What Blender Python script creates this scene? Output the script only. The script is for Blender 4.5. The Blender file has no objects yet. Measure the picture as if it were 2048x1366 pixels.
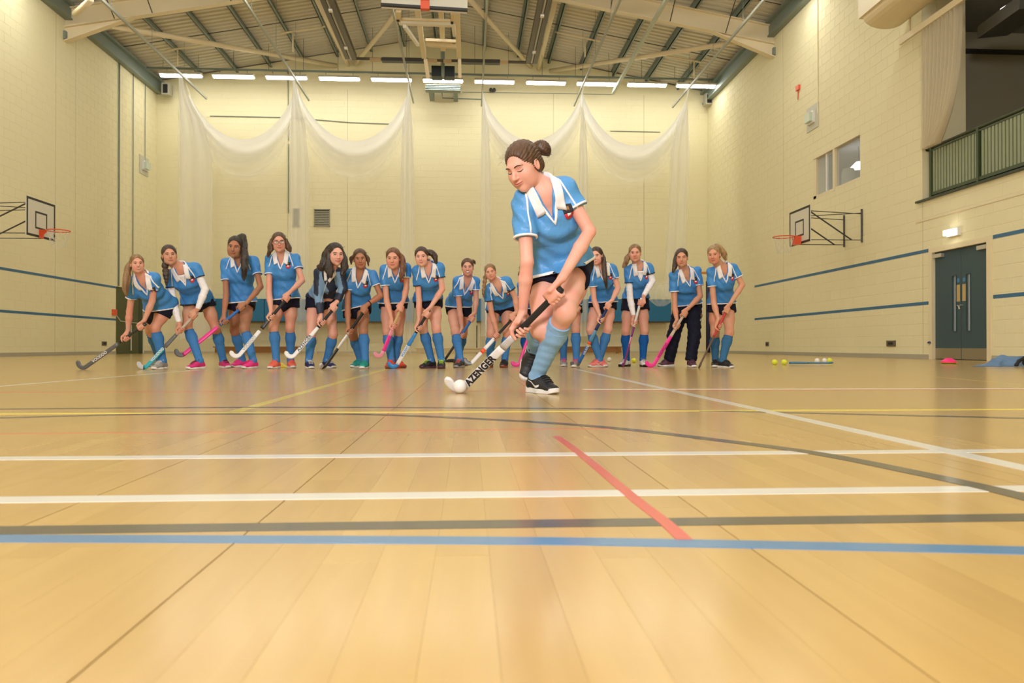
import bpy, math, random
import numpy as np
from mathutils import Vector, Matrix
sc = bpy.context.scene
COL = sc.collection
# ------------------------------------------------------------------ camera
FPX = 1500.0
YAW = math.atan(87 / FPX); PITCH = math.atan(9 / FPX)
CAM = np.array([0, 0, 0.25])
FW = np.array([math.sin(YAW) * math.cos(PITCH), math.cos(YAW) * math.cos(PITCH), math.sin(PITCH)])
RT = np.array([math.cos(YAW), -math.sin(YAW), 0.0])
UPV = np.cross(RT, FW)
cd = bpy.data.cameras.new('camera'); cam = bpy.data.objects.new('camera', cd); COL.objects.link(cam)
cd.sensor_width = 36; cd.lens = FPX / 2048 * 36; cd.clip_end = 200; cd.clip_start = 0.05
cam.matrix_world = Matrix(((RT[0], UPV[0], -FW[0], 0), (RT[1], UPV[1], -FW[1], 0), (RT[2], UPV[2], -FW[2], .25), (0, 0, 0, 1)))
cd.dof.use_dof = True; cd.dof.focus_distance = 4.4; cd.dof.aperture_fstop = 7.5
sc.camera = cam
w = bpy.data.worlds.new('world'); sc.world = w; w.use_nodes = True
w.node_tree.nodes['Background'].inputs[0].default_value = (.75, .8, .9, 1)
w.node_tree.nodes['Background'].inputs[1].default_value = 0.15
sc.view_settings.view_transform = 'Standard'; sc.view_settings.look = 'None'
sc.view_settings.gamma = 1; sc.view_settings.use_curve_mapping = False
sc.view_settings.exposure = -0.07
LAMP = 36.0          # radiance of the luminaire diffusers
sc.cycles.max_bounces = 8; sc.cycles.diffuse_bounces = 5; sc.cycles.transparent_max_bounces = 24
sc.cycles.sample_clamp_indirect = 6.0
# the photographer's flash: a small umbrella behind and above the camera
fl = bpy.data.lights.new('flash', 'AREA'); fl.shape = 'DISK'; fl.size = 1.4; fl.energy = 620; fl.color = (1, .95, 1.0)
flo = bpy.data.objects.new('flash', fl); COL.objects.link(flo); flo.location = (-1.6, -4.5, 3.0)
flo.rotation_euler = (Vector((0.6, 6.5, .8)) - flo.location).to_track_quat('-Z', 'Y').to_euler()

def ray(px, py):
    return FW + RT * (px - 1024) / FPX + UPV * (683 - py) / FPX
def atY(px, py, Y):
    d = ray(px, py); return CAM + d * (Y / d[1])
def atX(px, py, X):
    d = ray(px, py); return CAM + d * (X / d[0])
def atZ(px, py, Z):
    d = ray(px, py); return CAM + d * ((Z - .25) / d[2])
# ------------------------------------------------------------------ materials
def srgb(r, g, b):
    f = lambda c: (c / 255 / 12.92) if c <= 10 else ((c / 255 + .055) / 1.055) ** 2.4
    return (f(r), f(g), f(b), 1)
MATS = {}
def mat(name, col, rough=.6, metal=0, spec=.5, bump=None, emit=None, sss=0, var=None, alpha=None, coat=0, trans=0):
    if name in MATS: return MATS[name]
    m = bpy.data.materials.new(name); m.use_nodes = True; nt = m.node_tree; p = nt.nodes['Principled BSDF']
    if len(col) == 3: col = (*col, 1)
    p.inputs['Base Color'].default_value = col
    p.inputs['Roughness'].default_value = rough; p.inputs['Metallic'].default_value = metal
    p.inputs['Specular IOR Level'].default_value = spec
    if coat: p.inputs['Coat Weight'].default_value = coat; p.inputs['Coat Roughness'].default_value = .12
    if trans: p.inputs['Transmission Weight'].default_value = trans
    if sss:
        p.inputs['Subsurface Weight'].default_value = sss; p.inputs['Subsurface Radius'].default_value = (1, .35, .2); p.inputs['Subsurface Scale'].default_value = .012
    if emit: p.inputs['Emission Color'].default_value = (*emit[0], 1); p.inputs['Emission Strength'].default_value = emit[1]
    if alpha is not None: p.inputs['Alpha'].default_value = alpha
    tc = None
    if bump or var:
        tc = nt.nodes.new('ShaderNodeTexCoord')
    if bump:   # (scale, strength, distance, stretch)
        mp = nt.nodes.new('ShaderNodeMapping'); nt.links.new(tc.outputs['Object'], mp.inputs[0]); mp.inputs['Scale'].default_value = bump[3] if len(bump) > 3 else (1, 1, 1)
        n = nt.nodes.new('ShaderNodeTexNoise'); n.inputs['Scale'].default_value = bump[0]; n.inputs['Detail'].default_value = 4; nt.links.new(mp.outputs[0], n.inputs['Vector'])
        b = nt.nodes.new('ShaderNodeBump'); b.inputs['Strength'].default_value = bump[1]; b.inputs['Distance'].default_value = bump[2]
        nt.links.new(n.outputs['Fac'], b.inputs['Height']); nt.links.new(b.outputs[0], p.inputs['Normal'])
    if var:    # (scale, other colour, stretch)
        mp = nt.nodes.new('ShaderNodeMapping'); nt.links.new(tc.outputs['Object'], mp.inputs[0]); mp.inputs['Scale'].default_value = var[2] if len(var) > 2 else (1, 1, 1)
        n = nt.nodes.new('ShaderNodeTexNoise'); n.inputs['Scale'].default_value = var[0]; n.inputs['Detail'].default_value = 3; nt.links.new(mp.outputs[0], n.inputs['Vector'])
        r = nt.nodes.new('ShaderNodeValToRGB'); r.color_ramp.elements[0].position = .35; r.color_ramp.elements[1].position = .65
        r.color_ramp.elements[0].color = col; r.color_ramp.elements[1].color = (*var[1][:3], 1)
        nt.links.new(n.outputs['Fac'], r.inputs[0]); nt.links.new(r.outputs[0], p.inputs['Base Color'])
    MATS[name] = m; return m
# ------------------------------------------------------------------ objects
def tag(o, label=None, cat=None, group=None, kind=None):
    if label: o['label'] = label
    if cat: o['category'] = cat
    if group: o['group'] = group
    if kind: o['kind'] = kind
    return o
def empty(name, loc=(0, 0, 0), label=None, cat=None, group=None):
    o = bpy.data.objects.new(name, None); COL.objects.link(o); o.location = loc; o.empty_display_size = .1
    return tag(o, label, cat, group)
def link(name, me, m=None, parent=None):
    o = bpy.data.objects.new(name, me); COL.objects.link(o)
    if m is not None and not len(me.materials): me.materials.append(m)
    if parent is not None:
        o.parent = parent
        L = parent.location.copy(); q = parent
        off = Vector((0, 0, 0))
        while q is not None:
            off += q.location; q = q.parent
        o.location = -off
    return o
def np_mesh(name, V, Q, smooth=True):
    """V (n,3), Q list/array of equal-size polygons"""
    me = bpy.data.meshes.new(name)
    V = np.asarray(V, dtype=np.float32)
    if isinstance(Q, np.ndarray) and Q.ndim == 2 and len(Q):
        n, k = Q.shape
        me.vertices.add(len(V)); me.vertices.foreach_set('co', V.ravel())
        me.loops.add(n * k); me.loops.foreach_set('vertex_index', Q.astype(np.int32).ravel())
        me.polygons.add(n); me.polygons.foreach_set('loop_start', np.arange(0, n * k, k, dtype=np.int32))
        me.update(calc_edges=True)
    else:
        me.from_pydata([tuple(map(float, v)) for v in V], [], [tuple(map(int, q)) for q in Q]); me.update()
    if len(me.polygons): me.polygons.foreach_set('use_smooth', np.full(len(me.polygons), smooth, dtype=bool))
    return me
class MB:
    """collects simple solids into one mesh"""
    def __init__(s): s.V = []; s.F = []; s.n = 0
    def add(s, V, F):
        s.V.extend([tuple(map(float, v)) for v in V]); s.F.extend([tuple(i + s.n for i in f) for f in F]); s.n += len(V); return s
    def box(s, lo, hi):
        (a, b, c), (d, e, f) = lo, hi
        return s.add([(a, b, c), (d, b, c), (d, e, c), (a, e, c), (a, b, f), (d, b, f), (d, e, f), (a, e, f)],
                     [(0, 3, 2, 1), (4, 5, 6, 7), (0, 1, 5, 4), (1, 2, 6, 5), (2, 3, 7, 6), (3, 0, 4, 7)])
    def bar(s, a, b, wd, ht, up=(0, 0, 1)):
        a = Vector(a); b = Vector(b); d = (b - a).normalized(); u = Vector(up); x = d.cross(u)
        if x.length < 1e-5: x = d.cross(Vector((1, 0, 0)))
        x.normalize(); z = x.cross(d)
        V = []
        for p in (a, b):
            for i, j in ((-1, -1), (1, -1), (1, 1), (-1, 1)): V.append(p + x * (wd / 2 * i) + z * (ht / 2 * j))
        return s.add(V, [(0, 1, 2, 3), (7, 6, 5, 4), (0, 4, 5, 1), (1, 5, 6, 2), (2, 6, 7, 3), (3, 7, 4, 0)])
    def tube(s, pts, r, n=8, cap=True, closed=False):
        pts = [Vector(p) for p in pts]; rr = r if isinstance(r, (list, tuple)) else [r] * len(pts)
        V = []; F = []; m = len(pts); prev = None
        for i, p in enumerate(pts):
            d = (pts[(i + 1) % m] - pts[i - 1]) if closed else (pts[min(i + 1, m - 1)] - pts[max(i - 1, 0)])
            d.normalize()
            if prev is None:
                x = d.cross(Vector((0, 0, 1)));
                if x.length < .05: x = d.cross(Vector((1, 0, 0)))
            else: x = prev - d * prev.dot(d)
            x.normalize(); prev = x; y = d.cross(x)
            for k in range(n):
                t = 2 * math.pi * k / n; V.append(p + (x * math.cos(t) + y * math.sin(t)) * rr[i])
        for i in range(m if closed else m - 1):
            for k in range(n):
                a = i * n + k; b = i * n + (k + 1) % n; c = ((i + 1) % m) * n
                F.append((a, b, c + (k + 1) % n, c + k))
        if cap and not closed: F.append(tuple(range(n))[::-1]); F.append(tuple((m - 1) * n + k for k in range(n)))
        return s.add(V, F)
    def lathe(s, c, prof, n=24, axis='z'):
        V = []; F = []
        for r, z in prof:
            for k in range(n):
                t = 2 * math.pi * k / n; V.append((c[0] + r * math.cos(t), c[1] + r * math.sin(t), c[2] + z))
        for i in range(len(prof) - 1):
            for k in range(n):
                a = i * n + k; b = i * n + (k + 1) % n
                F.append((a, b, b + n, a + n))
        return s.add(V, F)
    def ell(s, c, r, R=None, n=12, m=8):
        V = []; F = []; R = np.eye(3) if R is None else R
        for i in range(m + 1):
            ph = math.pi * i / m
            for k in range(n):
                t = 2 * math.pi * k / n
                q = np.array([r[0] * math.sin(ph) * math.cos(t), r[1] * math.sin(ph) * math.sin(t), r[2] * math.cos(ph)]); V.append(np.asarray(c) + R @ q)
        for i in range(m):
            for k in range(n):
                a = i * n + k; b = i * n + (k + 1) % n; F.append((a, a + n, b + n, b))
        return s.add(V, F)
    def obj(s, name, m, parent=None, smooth=False, **kw):
        me = bpy.data.meshes.new(name); me.from_pydata(s.V, [], s.F); me.update()
        if smooth: me.polygons.foreach_set('use_smooth', np.ones(len(me.polygons), dtype=bool))
        o = link(name, me, m, parent); return tag(o, **kw) if kw else o
# ------------------------------------------------------------------ the hall
XL, XR, YB, YN = -10.94, 8.75, 27.0, -8.0
ZE, ZA = 9.5, 11.28
XM = (XL + XR) / 2
def roofz(x): return ZA - (ZA - ZE) * abs(x - XM) / (XR - XM)
cream = mat('painted_blockwork_cream', (.80, .745, .50), .75, spec=.25, bump=(60, .25, .004))
cream2 = mat('cream_plaster', (.80, .745, .50), .75, spec=.25)
creampaint = mat('cream_gloss_paint', (.78, .69, .47), .4)
steelcream = mat('cream_painted_steel', (.74, .64, .44), .45)
greygreen = mat('grey_green_steel', (.20, .25, .225), .5)
deckm = mat('profiled_deck_grey', (.62, .59, .50), .5, spec=.3)
darkgrey = mat('dark_grey_metal', (.045, .045, .04), .5)
black = mat('black_paint', (.012, .013, .012), .5)
white = mat('white_paint', (.82, .82, .8), .5)
bluestripe = mat('blue_line_paint', (.045, .15, .28), .5)
orange = mat('orange_red_steel', (.75, .10, .035), .4)
glassm = mat('window_glass', (.8, .85, .85), .05, spec=.5, alpha=.25)
# floor slab
MB().box((XL - .3, YN - .3, -.2), (XR + .3, YB + .3, -.022)).obj('floor', mat('subfloor', (.25, .17, .09), .8), kind='structure')
floor_o = bpy.data.objects['floor']
fm = bpy.data.materials.new('lacquered_maple'); fm.use_nodes = True; nt = fm.node_tree; P = nt.nodes['Principled BSDF']
P.inputs['Roughness'].default_value = .24; P.inputs['Specular IOR Level'].default_value = .5
P.inputs['Coat Weight'].default_value = .36; P.inputs['Coat Roughness'].default_value = .16
tc = nt.nodes.new('ShaderNodeTexCoord'); mp = nt.nodes.new('ShaderNodeMapping'); mp.inputs['Scale'].default_value = (14, 1.1, 4)
nt.links.new(tc.outputs['Object'], mp.inputs[0])
at = nt.nodes.new('ShaderNodeAttribute'); at.attribute_name = 'tone'
ad = nt.nodes.new('ShaderNodeVectorMath'); ad.operation = 'MULTIPLY_ADD'; nt.links.new(at.outputs['Color'], ad.inputs[0]); ad.inputs[1].default_value = (31, 47, 0); nt.links.new(mp.outputs[0], ad.inputs[2])
n1 = nt.nodes.new('ShaderNodeTexNoise'); n1.inputs['Scale'].default_value = 1.6; n1.inputs['Detail'].default_value = 5; n1.inputs['Distortion'].default_value = .6; nt.links.new(ad.outputs[0], n1.inputs['Vector'])
cr = nt.nodes.new('ShaderNodeValToRGB'); e = cr.color_ramp.elements
e[0].position = .1; e[0].color = (.46, .295, .095, 1); e[1].position = .6; e[1].color = (.58, .395, .135, 1)
sep = nt.nodes.new('ShaderNodeSeparateColor'); nt.links.new(at.outputs['Color'], sep.inputs[0])
ma = nt.nodes.new('ShaderNodeMath'); ma.operation = 'MULTIPLY_ADD'; ma.inputs[1].default_value = .42; nt.links.new(n1.outputs['Fac'], ma.inputs[0])
mb = nt.nodes.new('ShaderNodeMath'); mb.operation = 'MULTIPLY'; mb.inputs[1].default_value = .22; nt.links.new(sep.outputs[0], mb.inputs[0]); nt.links.new(mb.outputs[0], ma.inputs[2])
nt.links.new(ma.outputs[0], cr.inputs[0])
# scuffs and dull marks of their own shape
n2 = nt.nodes.new('ShaderNodeTexNoise'); n2.inputs['Scale'].default_value = 9; n2.inputs['Detail'].default_value = 3; mp2 = nt.nodes.new('ShaderNodeMapping'); mp2.inputs['Scale'].default_value = (.5, .5, .5)
nt.links.new(tc.outputs['Object'], mp2.inputs[0]); nt.links.new(mp2.outputs[0], n2.inputs['Vector'])
r2 = nt.nodes.new('ShaderNodeValToRGB'); r2.color_ramp.elements[0].position = .72; r2.color_ramp.elements[0].color = (0, 0, 0, 1); r2.color_ramp.elements[1].position = .8; r2.color_ramp.elements[1].color = (1, 1, 1, 1)
nt.links.new(n2.outputs['Fac'], r2.inputs[0])
mx = nt.nodes.new('ShaderNodeMix'); mx.data_type = 'RGBA'; mf = nt.nodes.new('ShaderNodeMath'); mf.operation = 'MULTIPLY'; mf.inputs[1].default_value = .35
nt.links.new(r2.outputs[0], mf.inputs[0]); nt.links.new(mf.outputs[0], mx.inputs[0]); nt.links.new(cr.outputs[0], mx.inputs[6]); mx.inputs[7].default_value = (.28, .17, .08, 1)
nt.links.new(mx.outputs[2], P.inputs['Base Color'])
n3 = nt.nodes.new('ShaderNodeTexNoise'); n3.inputs['Scale'].default_value = 3; n3.inputs['Detail'].default_value = 2; mp3 = nt.nodes.new('ShaderNodeMapping'); mp3.inputs['Scale'].default_value = (1, 4, 1)
nt.links.new(tc.outputs['Object'], mp3.inputs[0]); nt.links.new(mp3.outputs[0], n3.inputs['Vector'])
bp = nt.nodes.new('ShaderNodeBump'); bp.inputs['Strength'].default_value = .022; bp.inputs['Distance'].default_value = .002; nt.links.new(n3.outputs['Fac'], bp.inputs['Height'])
nt.links.new(bp.outputs[0], P.inputs['Normal'])
def vis_area(x, y, z0=0):
    d = np.array([x, y, z0]) - CAM; fz = d @ FW
    if fz < .2: return 0
    u = 1024 + FPX * (d @ RT) / fz; v = 683 - FPX * (d @ UPV) / fz
    if u < -60 or u > 2108 or v < -60 or v > 1426: return 0
    return 1 / fz
rng = random.Random(4)
PW = .0645; planks = []
ix = 0; x = XL
gapr = {}
while x < XR:
    x1 = min(x + PW, XR); y = YN + rng.uniform(0, 1.2)
    g0 = .0018 if rng.random() < .13 else .00012
    yy = YN
    while yy < YB:
        y2 = min(y, YB)
        planks.append((x + g0, yy + .0005, x1 - .00012, y2 - .0005, rng.random(), rng.random()))
        yy = y2; y = y2 + rng.uniform(.7, 2.2)
    x = x1
sco = []
for i, p in enumerate(planks):
    best = 0
    if p[3] > .4:
        for yy in np.linspace(max(p[1], .4), p[3], 4):
            best = max(best, vis_area((p[0] + p[2]) / 2, yy))
    sco.append(best)
order = sorted(range(len(planks)), key=lambda i: -sco[i]); near = set(order[:290])
def plank_arr(ps):
    V = []; Q = []; T = []
    for (a, b, c, d, t, t2) in ps:
        n = len(V)
        V += [(a, b, -.02), (c, b, -.02), (c, d, -.02), (a, d, -.02), (a, b, 0), (c, b, 0), (c, d, 0), (a, d, 0)]
        Q += [(n + 4, n + 5, n + 6, n + 7), (n, n + 1, n + 5, n + 4), (n + 1, n + 2, n + 6, n + 5), (n + 2, n + 3, n + 7, n + 6), (n + 3, n, n + 4, n + 7)]
        T += [(t, t2, 0, 1)] * 8
    me = np_mesh('floorboard', V, np.array(Q), smooth=False)
    ca = me.color_attributes.new('tone', 'FLOAT_COLOR', 'POINT'); ca.data.foreach_set('color', np.array(T, dtype=np.float32).ravel())
    me.materials.append(fm); return me
tag(link('floorboards', plank_arr([p for i, p in enumerate(planks) if i not in near]), None, floor_o), kind='stuff')
for i in order[:290]: link('floorboard', plank_arr([planks[i]]), None, floor_o)
# court lines
def lmat(n, c): return mat('court_paint_' + n, c, .22, coat=.3)
LW, LB, LBL, LY, LR = lmat('white', (.70, .70, .64)), lmat('black', (.07, .068, .055)), lmat('blue', (.07, .21, .40)), lmat('yellow', (.72, .60, .10)), lmat('red', (.62, .10, .085))
def court_line(px, wd, m, z=.0006, ext=0.0):
    P3 = [atZ(a, b, 0)[:2] for a, b in px]
    # resample smoothly
    P3 = [Vector(p) for p in P3]
    if ext:
        d0 = (P3[0] - P3[1]).normalized(); P3[0] = P3[0] + d0 * ext; d1 = (P3[-1] - P3[-2]).normalized(); P3[-1] = P3[-1] + d1 * ext
    pts = []
    if len(P3) > 2:
        Q = [P3[0] * 2 - P3[1]] + P3 + [P3[-1] * 2 - P3[-2]]
        for i in range(1, len(Q) - 2):
            for k in range(8):
                t = k / 8; a, b, c, d = Q[i - 1], Q[i], Q[i + 1], Q[i + 2]
                pts.append(.5 * ((2 * b) + (c - a) * t + (2 * a - 5 * b + 4 * c - d) * t * t + (3 * b - a - 3 * c + d) * t ** 3))
        pts.append(P3[-1])
    else: pts = P3
    V = []; F = []
    for i, p in enumerate(pts):
        d = (pts[min(i + 1, len(pts) - 1)] - pts[max(i - 1, 0)]).normalized(); nrm = Vector((-d.y, d.x)) * wd / 2
        for s_ in (1, -1):
            for zz in (-.001, z): V.append((p.x + nrm.x * s_, p.y + nrm.y * s_, zz))
    for i in range(len(pts) - 1):
        a = i * 4; b = a + 4
        F += [(a + 1, a + 3, b + 3, b + 1), (a, a + 1, b + 1, b), (a + 3, a + 2, b + 2, b + 3)]
    mb_ = MB(); mb_.add(V, F); return mb_.obj('court_line', m, floor_o)
court_line([(0, 917), (2048, 901.5)], .050, LW, .0006, 1)
court_line([(0, 1000), (2048, 977)], .050, LW, .0006, 1)
court_line([(0, 1061), (2048, 1035)], .046, LB, .0006, 1)
court_line([(-300, 1079), (0, 1077.5), (500, 1079), (1024, 1082), (1374, 1087), (2048, 1101.5), (2300, 1110)], .036, LBL, .0009)
court_line([(1113, 873), (1150, 900), (1200, 940), (1262, 992), (1330, 1045), (1370, 1081)], .021, LR, .0012)
court_line([(-200, 841), (0, 836), (250, 829.5), (500, 828), (750, 829.5), (1024, 841.5), (1224, 856), (1424, 879), (1624, 905.5), (1824, 944), (2048, 994), (2300, 1070)], .047, LB, .0008)
court_line([(-100, 819), (475, 815), (1024, 816.5), (1324, 820), (1624, 826.5), (1874, 832.5), (2200, 840)], .045, LB, .0008)
court_line([(0, 827.5), (2048, 818.5)], .045, LY, .0010, 1)
court_line([(468, 824), (770, 739), (860, 714)], .05, LY, .0007)
court_line([(1165, 741.5), (2048, 936)], .05, LW, .0011, .4)
court_line([(0, 784.5), (2048, 779)], .03, LR, .0005, 2)
court_line([(1165, 778.8), (2300, 776.7)], .04, LW, .0013)
court_line([(0, 867.5), (720, 862), (1250, 857)], .008, LR, .0005)
court_line([(0, 772.5), (330, 745.5)], .05, LW, .0007, 1)
court_line([(1840, 750), (2048, 770)], .03, LY, .0006)
# painted blockwork built as blocks on a backing wall
BW, BH, JT = .45, .225, .007
blocks = []      # (wall, a0, z0, a1, z1, score)
def make_blocks(wall, a0, a1, z0, z1fn, holes, fixed):
    r = 0; z = z0
    while z < z0 + 11.5:
        a = a0 - (BW / 2 if r % 2 else 0)
        while a < a1:
            b0, b1 = max(a, a0) + JT / 2, min(a + BW, a1) - JT / 2
            zz0, zz1 = z + JT / 2, min(z + BH - JT / 2, z1fn((b0 + b1) / 2) - .01)
            if zz1 - zz0 > .02 and b1 - b0 > .02:
                pcs = [(b0, zz0, b1, zz1)]
                for (h0, hz0, h1, hz1) in holes:
                    nx_ = []
                    for (p0, q0, p1, q1) in pcs:
                        if p1 <= h0 or p0 >= h1 or q1 <= hz0 or q0 >= hz1: nx_.append((p0, q0, p1, q1)); continue
                        if p0 < h0: nx_.append((p0, q0, h0, q1))
                        if p1 > h1: nx_.append((h1, q0, p1, q1))
                        m0, m1 = max(p0, h0), min(p1, h1)
                        if q0 < hz0: nx_.append((m0, q0, m1, hz0))
                        if q1 > hz1: nx_.append((m0, hz1, m1, q1))
                    pcs = nx_
                for p in pcs:
                    if p[2] - p[0] < .01 or p[3] - p[1] < .01: continue
                    m0, mz = (p[0] + p[2]) / 2, (p[1] + p[3]) / 2
                    if wall == 'back': s_ = vis_area(m0, fixed, mz)
                    else: s_ = vis_area(fixed, m0, mz) * .6
                    blocks.append((wall, *p, s_))
            a += BW
        z += BH; r += 1
def holes_y(p):    # list of (px0,px1,zlo,zhi) on right wall -> y ranges
    return p
# right wall openings in (Y0,z0,Y1,z1)
yD0, yD1 = atX(1978, 600, XR)[1], atX(1866, 600, XR)[1]
DZ = 2.02
yW0, yW1 = atX(1720, 330, XR)[1], atX(1627, 330, XR)[1]
wz = [atX(1720, 362, XR)[2], atX(1720, 264, XR)[2], atX(1627, 397, XR)[2], atX(1627, 314, XR)[2]]
WZ0, WZ1 = (wz[0] + wz[2]) / 2, (wz[1] + wz[3]) / 2
yG1 = atX(1844, 300, XR)[1]; GZ0 = atX(1844, 401, XR)[2]; GZ1 = 8.3
print('door', yD0, yD1, 'win', yW0, yW1, WZ0, WZ1, wz, 'gal', yG1, GZ0)
holesR = [(yD0, 0, yD1, DZ), (yW0, WZ0, yW1, WZ1), (4.0, GZ0, yG1, GZ1)]
make_blocks('right', YN, YB, 0, lambda a: ZE, holesR, XR)
yGD0, yGD1 = atX(232, 600, XL)[1], atX(288, 600, XL)[1]; GDZ = atX(234, 573, XL)[2]
print('green door', yGD0, yGD1, GDZ)
make_blocks('left', YN, YB, 0, lambda a: ZE, [(yGD0, 0, yGD1, GDZ)], XL)
make_blocks('back', XL, XR, 0, roofz, [], YB)
# backing walls
def slab_with_holes(name, X0, X1, holes, ymax=YB + .3):
    ys = sorted({YN - .3, ymax, *[h[0] for h in holes], *[h[2] for h in holes]}); zs = sorted({-.02, ZE + .25, *[h[1] for h in holes if h[1] > 0], *[h[3] for h in holes]})
    mb_ = MB()
    for i in range(len(ys) - 1):
        for j in range(len(zs) - 1):
            cy, cz = (ys[i] + ys[i + 1]) / 2, (zs[j] + zs[j + 1]) / 2
            if any(h[0] < cy < h[2] and h[1] < cz < h[3] for h in holes): continue
            mb_.box((X0, ys[i], zs[j]), (X1, ys[i + 1], zs[j + 1]))
    return mb_.obj(name, cream2, kind='structure')
DP = .004
wr = slab_with_holes('wall_right', XR + DP, XR + .3, holesR)
wl = slab_with_holes('wall_left', XL - .3, XL - DP, [(yGD0, 0, yGD1, GDZ)])
mb_ = MB(); V = [(XL - .3, YB + DP, -.02), (XR + .3, YB + DP, -.02), (XR + .3, YB + DP, ZE), (XM, YB + DP, ZA + .1), (XL - .3, YB + DP, ZE)]
V2 = [(a, YB + .3, c) for a, b, c in V]
mb_.add(V + V2, [(0, 1, 2, 3, 4), (9, 8, 7, 6, 5), (0, 5, 6, 1), (1, 6, 7, 2), (2, 7, 8, 3), (3, 8, 9, 4), (4, 9, 5, 0)])
wb = mb_.obj('wall_back', cream2, kind='structure')
MB().box((XL - .3, YN - .3, -.02), (XR + .3, YN, ZA)).obj('wall_front', cream2, kind='structure')
def block_geo(b):
    wall, p0, q0, p1, q1, s_ = b; c = .004
    o = [(p0, q0), (p1, q0), (p1, q1), (p0, q1)]; i_ = [(p0 + c, q0 + c), (p1 - c, q0 + c), (p1 - c, q1 - c), (p0 + c, q1 - c)]
    if wall == 'right': V = [(XR + DP, a, z) for a, z in o] + [(XR, a, z) for a, z in i_]; F = [(4, 5, 6, 7), (0, 1, 5, 4), (1, 2, 6, 5), (2, 3, 7, 6), (3, 0, 4, 7)]
    elif wall == 'left': V = [(XL - DP, a, z) for a, z in o] + [(XL, a, z) for a, z in i_]; F = [(7, 6, 5, 4), (4, 5, 1, 0), (5, 6, 2, 1), (6, 7, 3, 2), (7, 4, 0, 3)]
    else: V = [(a, YB + DP, z) for a, z in o] + [(a, YB, z) for a, z in i_]; F = [(4, 5, 6, 7), (0, 1, 5, 4), (1, 2, 6, 5), (2, 3, 7, 6), (3, 0, 4, 7)]
    return V, F
for wname, wo in (('right', wr), ('left', wl), ('back', wb)):
    bs = sorted([b for b in blocks if b[0] == wname], key=lambda b: -b[5])
    k = {'right': 150, 'left': 110, 'back': 0}[wname]
    for b in bs[:k]: MB().add(*block_geo(b)).obj('block', cream, wo)
    mm = MB()
    for b in bs[k:]: mm.add(*block_geo(b))
    mm.obj('blockwork', cream, wo, kind='stuff')
# skirting
sk = mat('grey_skirting', (.42, .39, .30), .5)
MB().box((XL, YB - .02, 0), (XR, YB - .0, .06)).obj('baseboard_back', mat('pale_skirting', (.6, .55, .4), .5), kind='structure')
m_ = MB(); m_.box((XL, YN, 0), (XL + .02, yGD0 - .02, .09)); m_.box((XL, yGD1 + .02, 0), (XL + .02, YB - .02, .09)); m_.obj('baseboard_left', sk, kind='structure')
m_ = MB(); m_.box((XR - .02, yD1 + .09, 0), (XR, YB - .02, .09)); m_.box((XR - .02, YN, 0), (XR, yD0 - .09, .09)); m_.obj('baseboard_right', sk, kind='structure')
# painted blue stripes on the side walls
zs1, zs2 = 2.07, 1.07
for a, b, X in ((YN, yGD0, XL), (yD1 + .12, 15.0 + 7.5, XR), (YN, yD0 - .1, XR)):
    s_ = 1 if X < 0 else -1
    for z, th in ((zs1, .065), (zs2, .065)):
        MB().box((X - .001, a, z - th / 2), (X + s_ * .002, b, z + th / 2)).obj('wall_stripe', bluestripe, wl if X < 0 else wr)
bpy.data.objects['wall_stripe']
# vertical movement joints: fine dark strips
jm = mat('sealant_joint', (.50, .45, .30), .8)
for X, wo, pxs in ((XL, wl, (150, 110)), (XR, wr, (1567, 1846))):
    for px in pxs:
        Y = atX(px, 600, X)[1]; s_ = 1 if X < 0 else -1
        MB().box((X - .001, Y - .006, .09), (X + s_ * .0015, Y + .006, ZE - .3 if px != 1846 else GZ0 - .05)).obj('movement_joint', jm, wo)
for px in (576, 695, 1288, 1107):
    X = atY(px, 400, YB)[0]
    MB().box((X - .008, YB - .0015, .1), (X + .008, YB + .001, 9.4)).obj('movement_joint', jm, wb)
# ------------------------------------------------------------------ roof
def deck(side):
    xa, xb = (XL - .2, XM) if side < 0 else (XM, XR + .2)
    prof = []; y = YN - .2
    while y < YB + .3:
        prof += [(y, 0), (y + .11, 0), (y + .14, .045), (y + .20, .045)]; y += .23
    V = []; Q = []
    for (yy, dz) in prof:
        for xx in (xa, xb): V.append((xx, yy, roofz(xx) + .12 + dz))
    for i in range(len(prof) - 1): Q.append((2 * i, 2 * i + 2, 2 * i + 3, 2 * i + 1))
    return link('ceiling', np_mesh('ceiling', V, np.array(Q), False), deckm)
tag(deck(-1), kind='structure'); tag(deck(1), kind='structure')
MB().box((XL - .4, YN - .4, ZA + .6), (XR + .4, YB + .4, ZA + .7)).obj('roof_slab', deckm, kind='structure')
pxe = [404, 474, 541, 607, 674, 741, 808, 872, 906, 968, 1035, 1096, 1161, 1225, 1290, 1354]
for px in pxe:
    X = atY(px, 130, YB)[0]; z = roofz(X) + .02
    m_ = MB(); m_.box((X - .012, 9, z - .10), (X + .012, YB, z + .10)); m_.box((X - .012, 9, z - .10), (X + .07, YB, z - .08)); m_.box((X - .07, 9, z + .08), (X + .012, YB, z + .10))
    m_.obj('purlin', greygreen, label=None, kind='structure')
for X, s_ in ((XL, 1), (XR, -1)):
    m_ = MB(); m_.box((min(X, X + s_ * .28), 9, ZE - .05), (max(X, X + s_ * .28), YB, ZE + .02)); m_.box((min(X + s_ * .1, X + s_ * .16), 9, ZE - .38), (max(X + s_ * .1, X + s_ * .16), YB, ZE - .05)); m_.box((min(X, X + s_ * .2), 9, ZE - .40), (max(X, X + s_ * .2), YB, ZE - .36))
    m_.obj('eaves_beam', greygreen, kind='structure')
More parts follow.
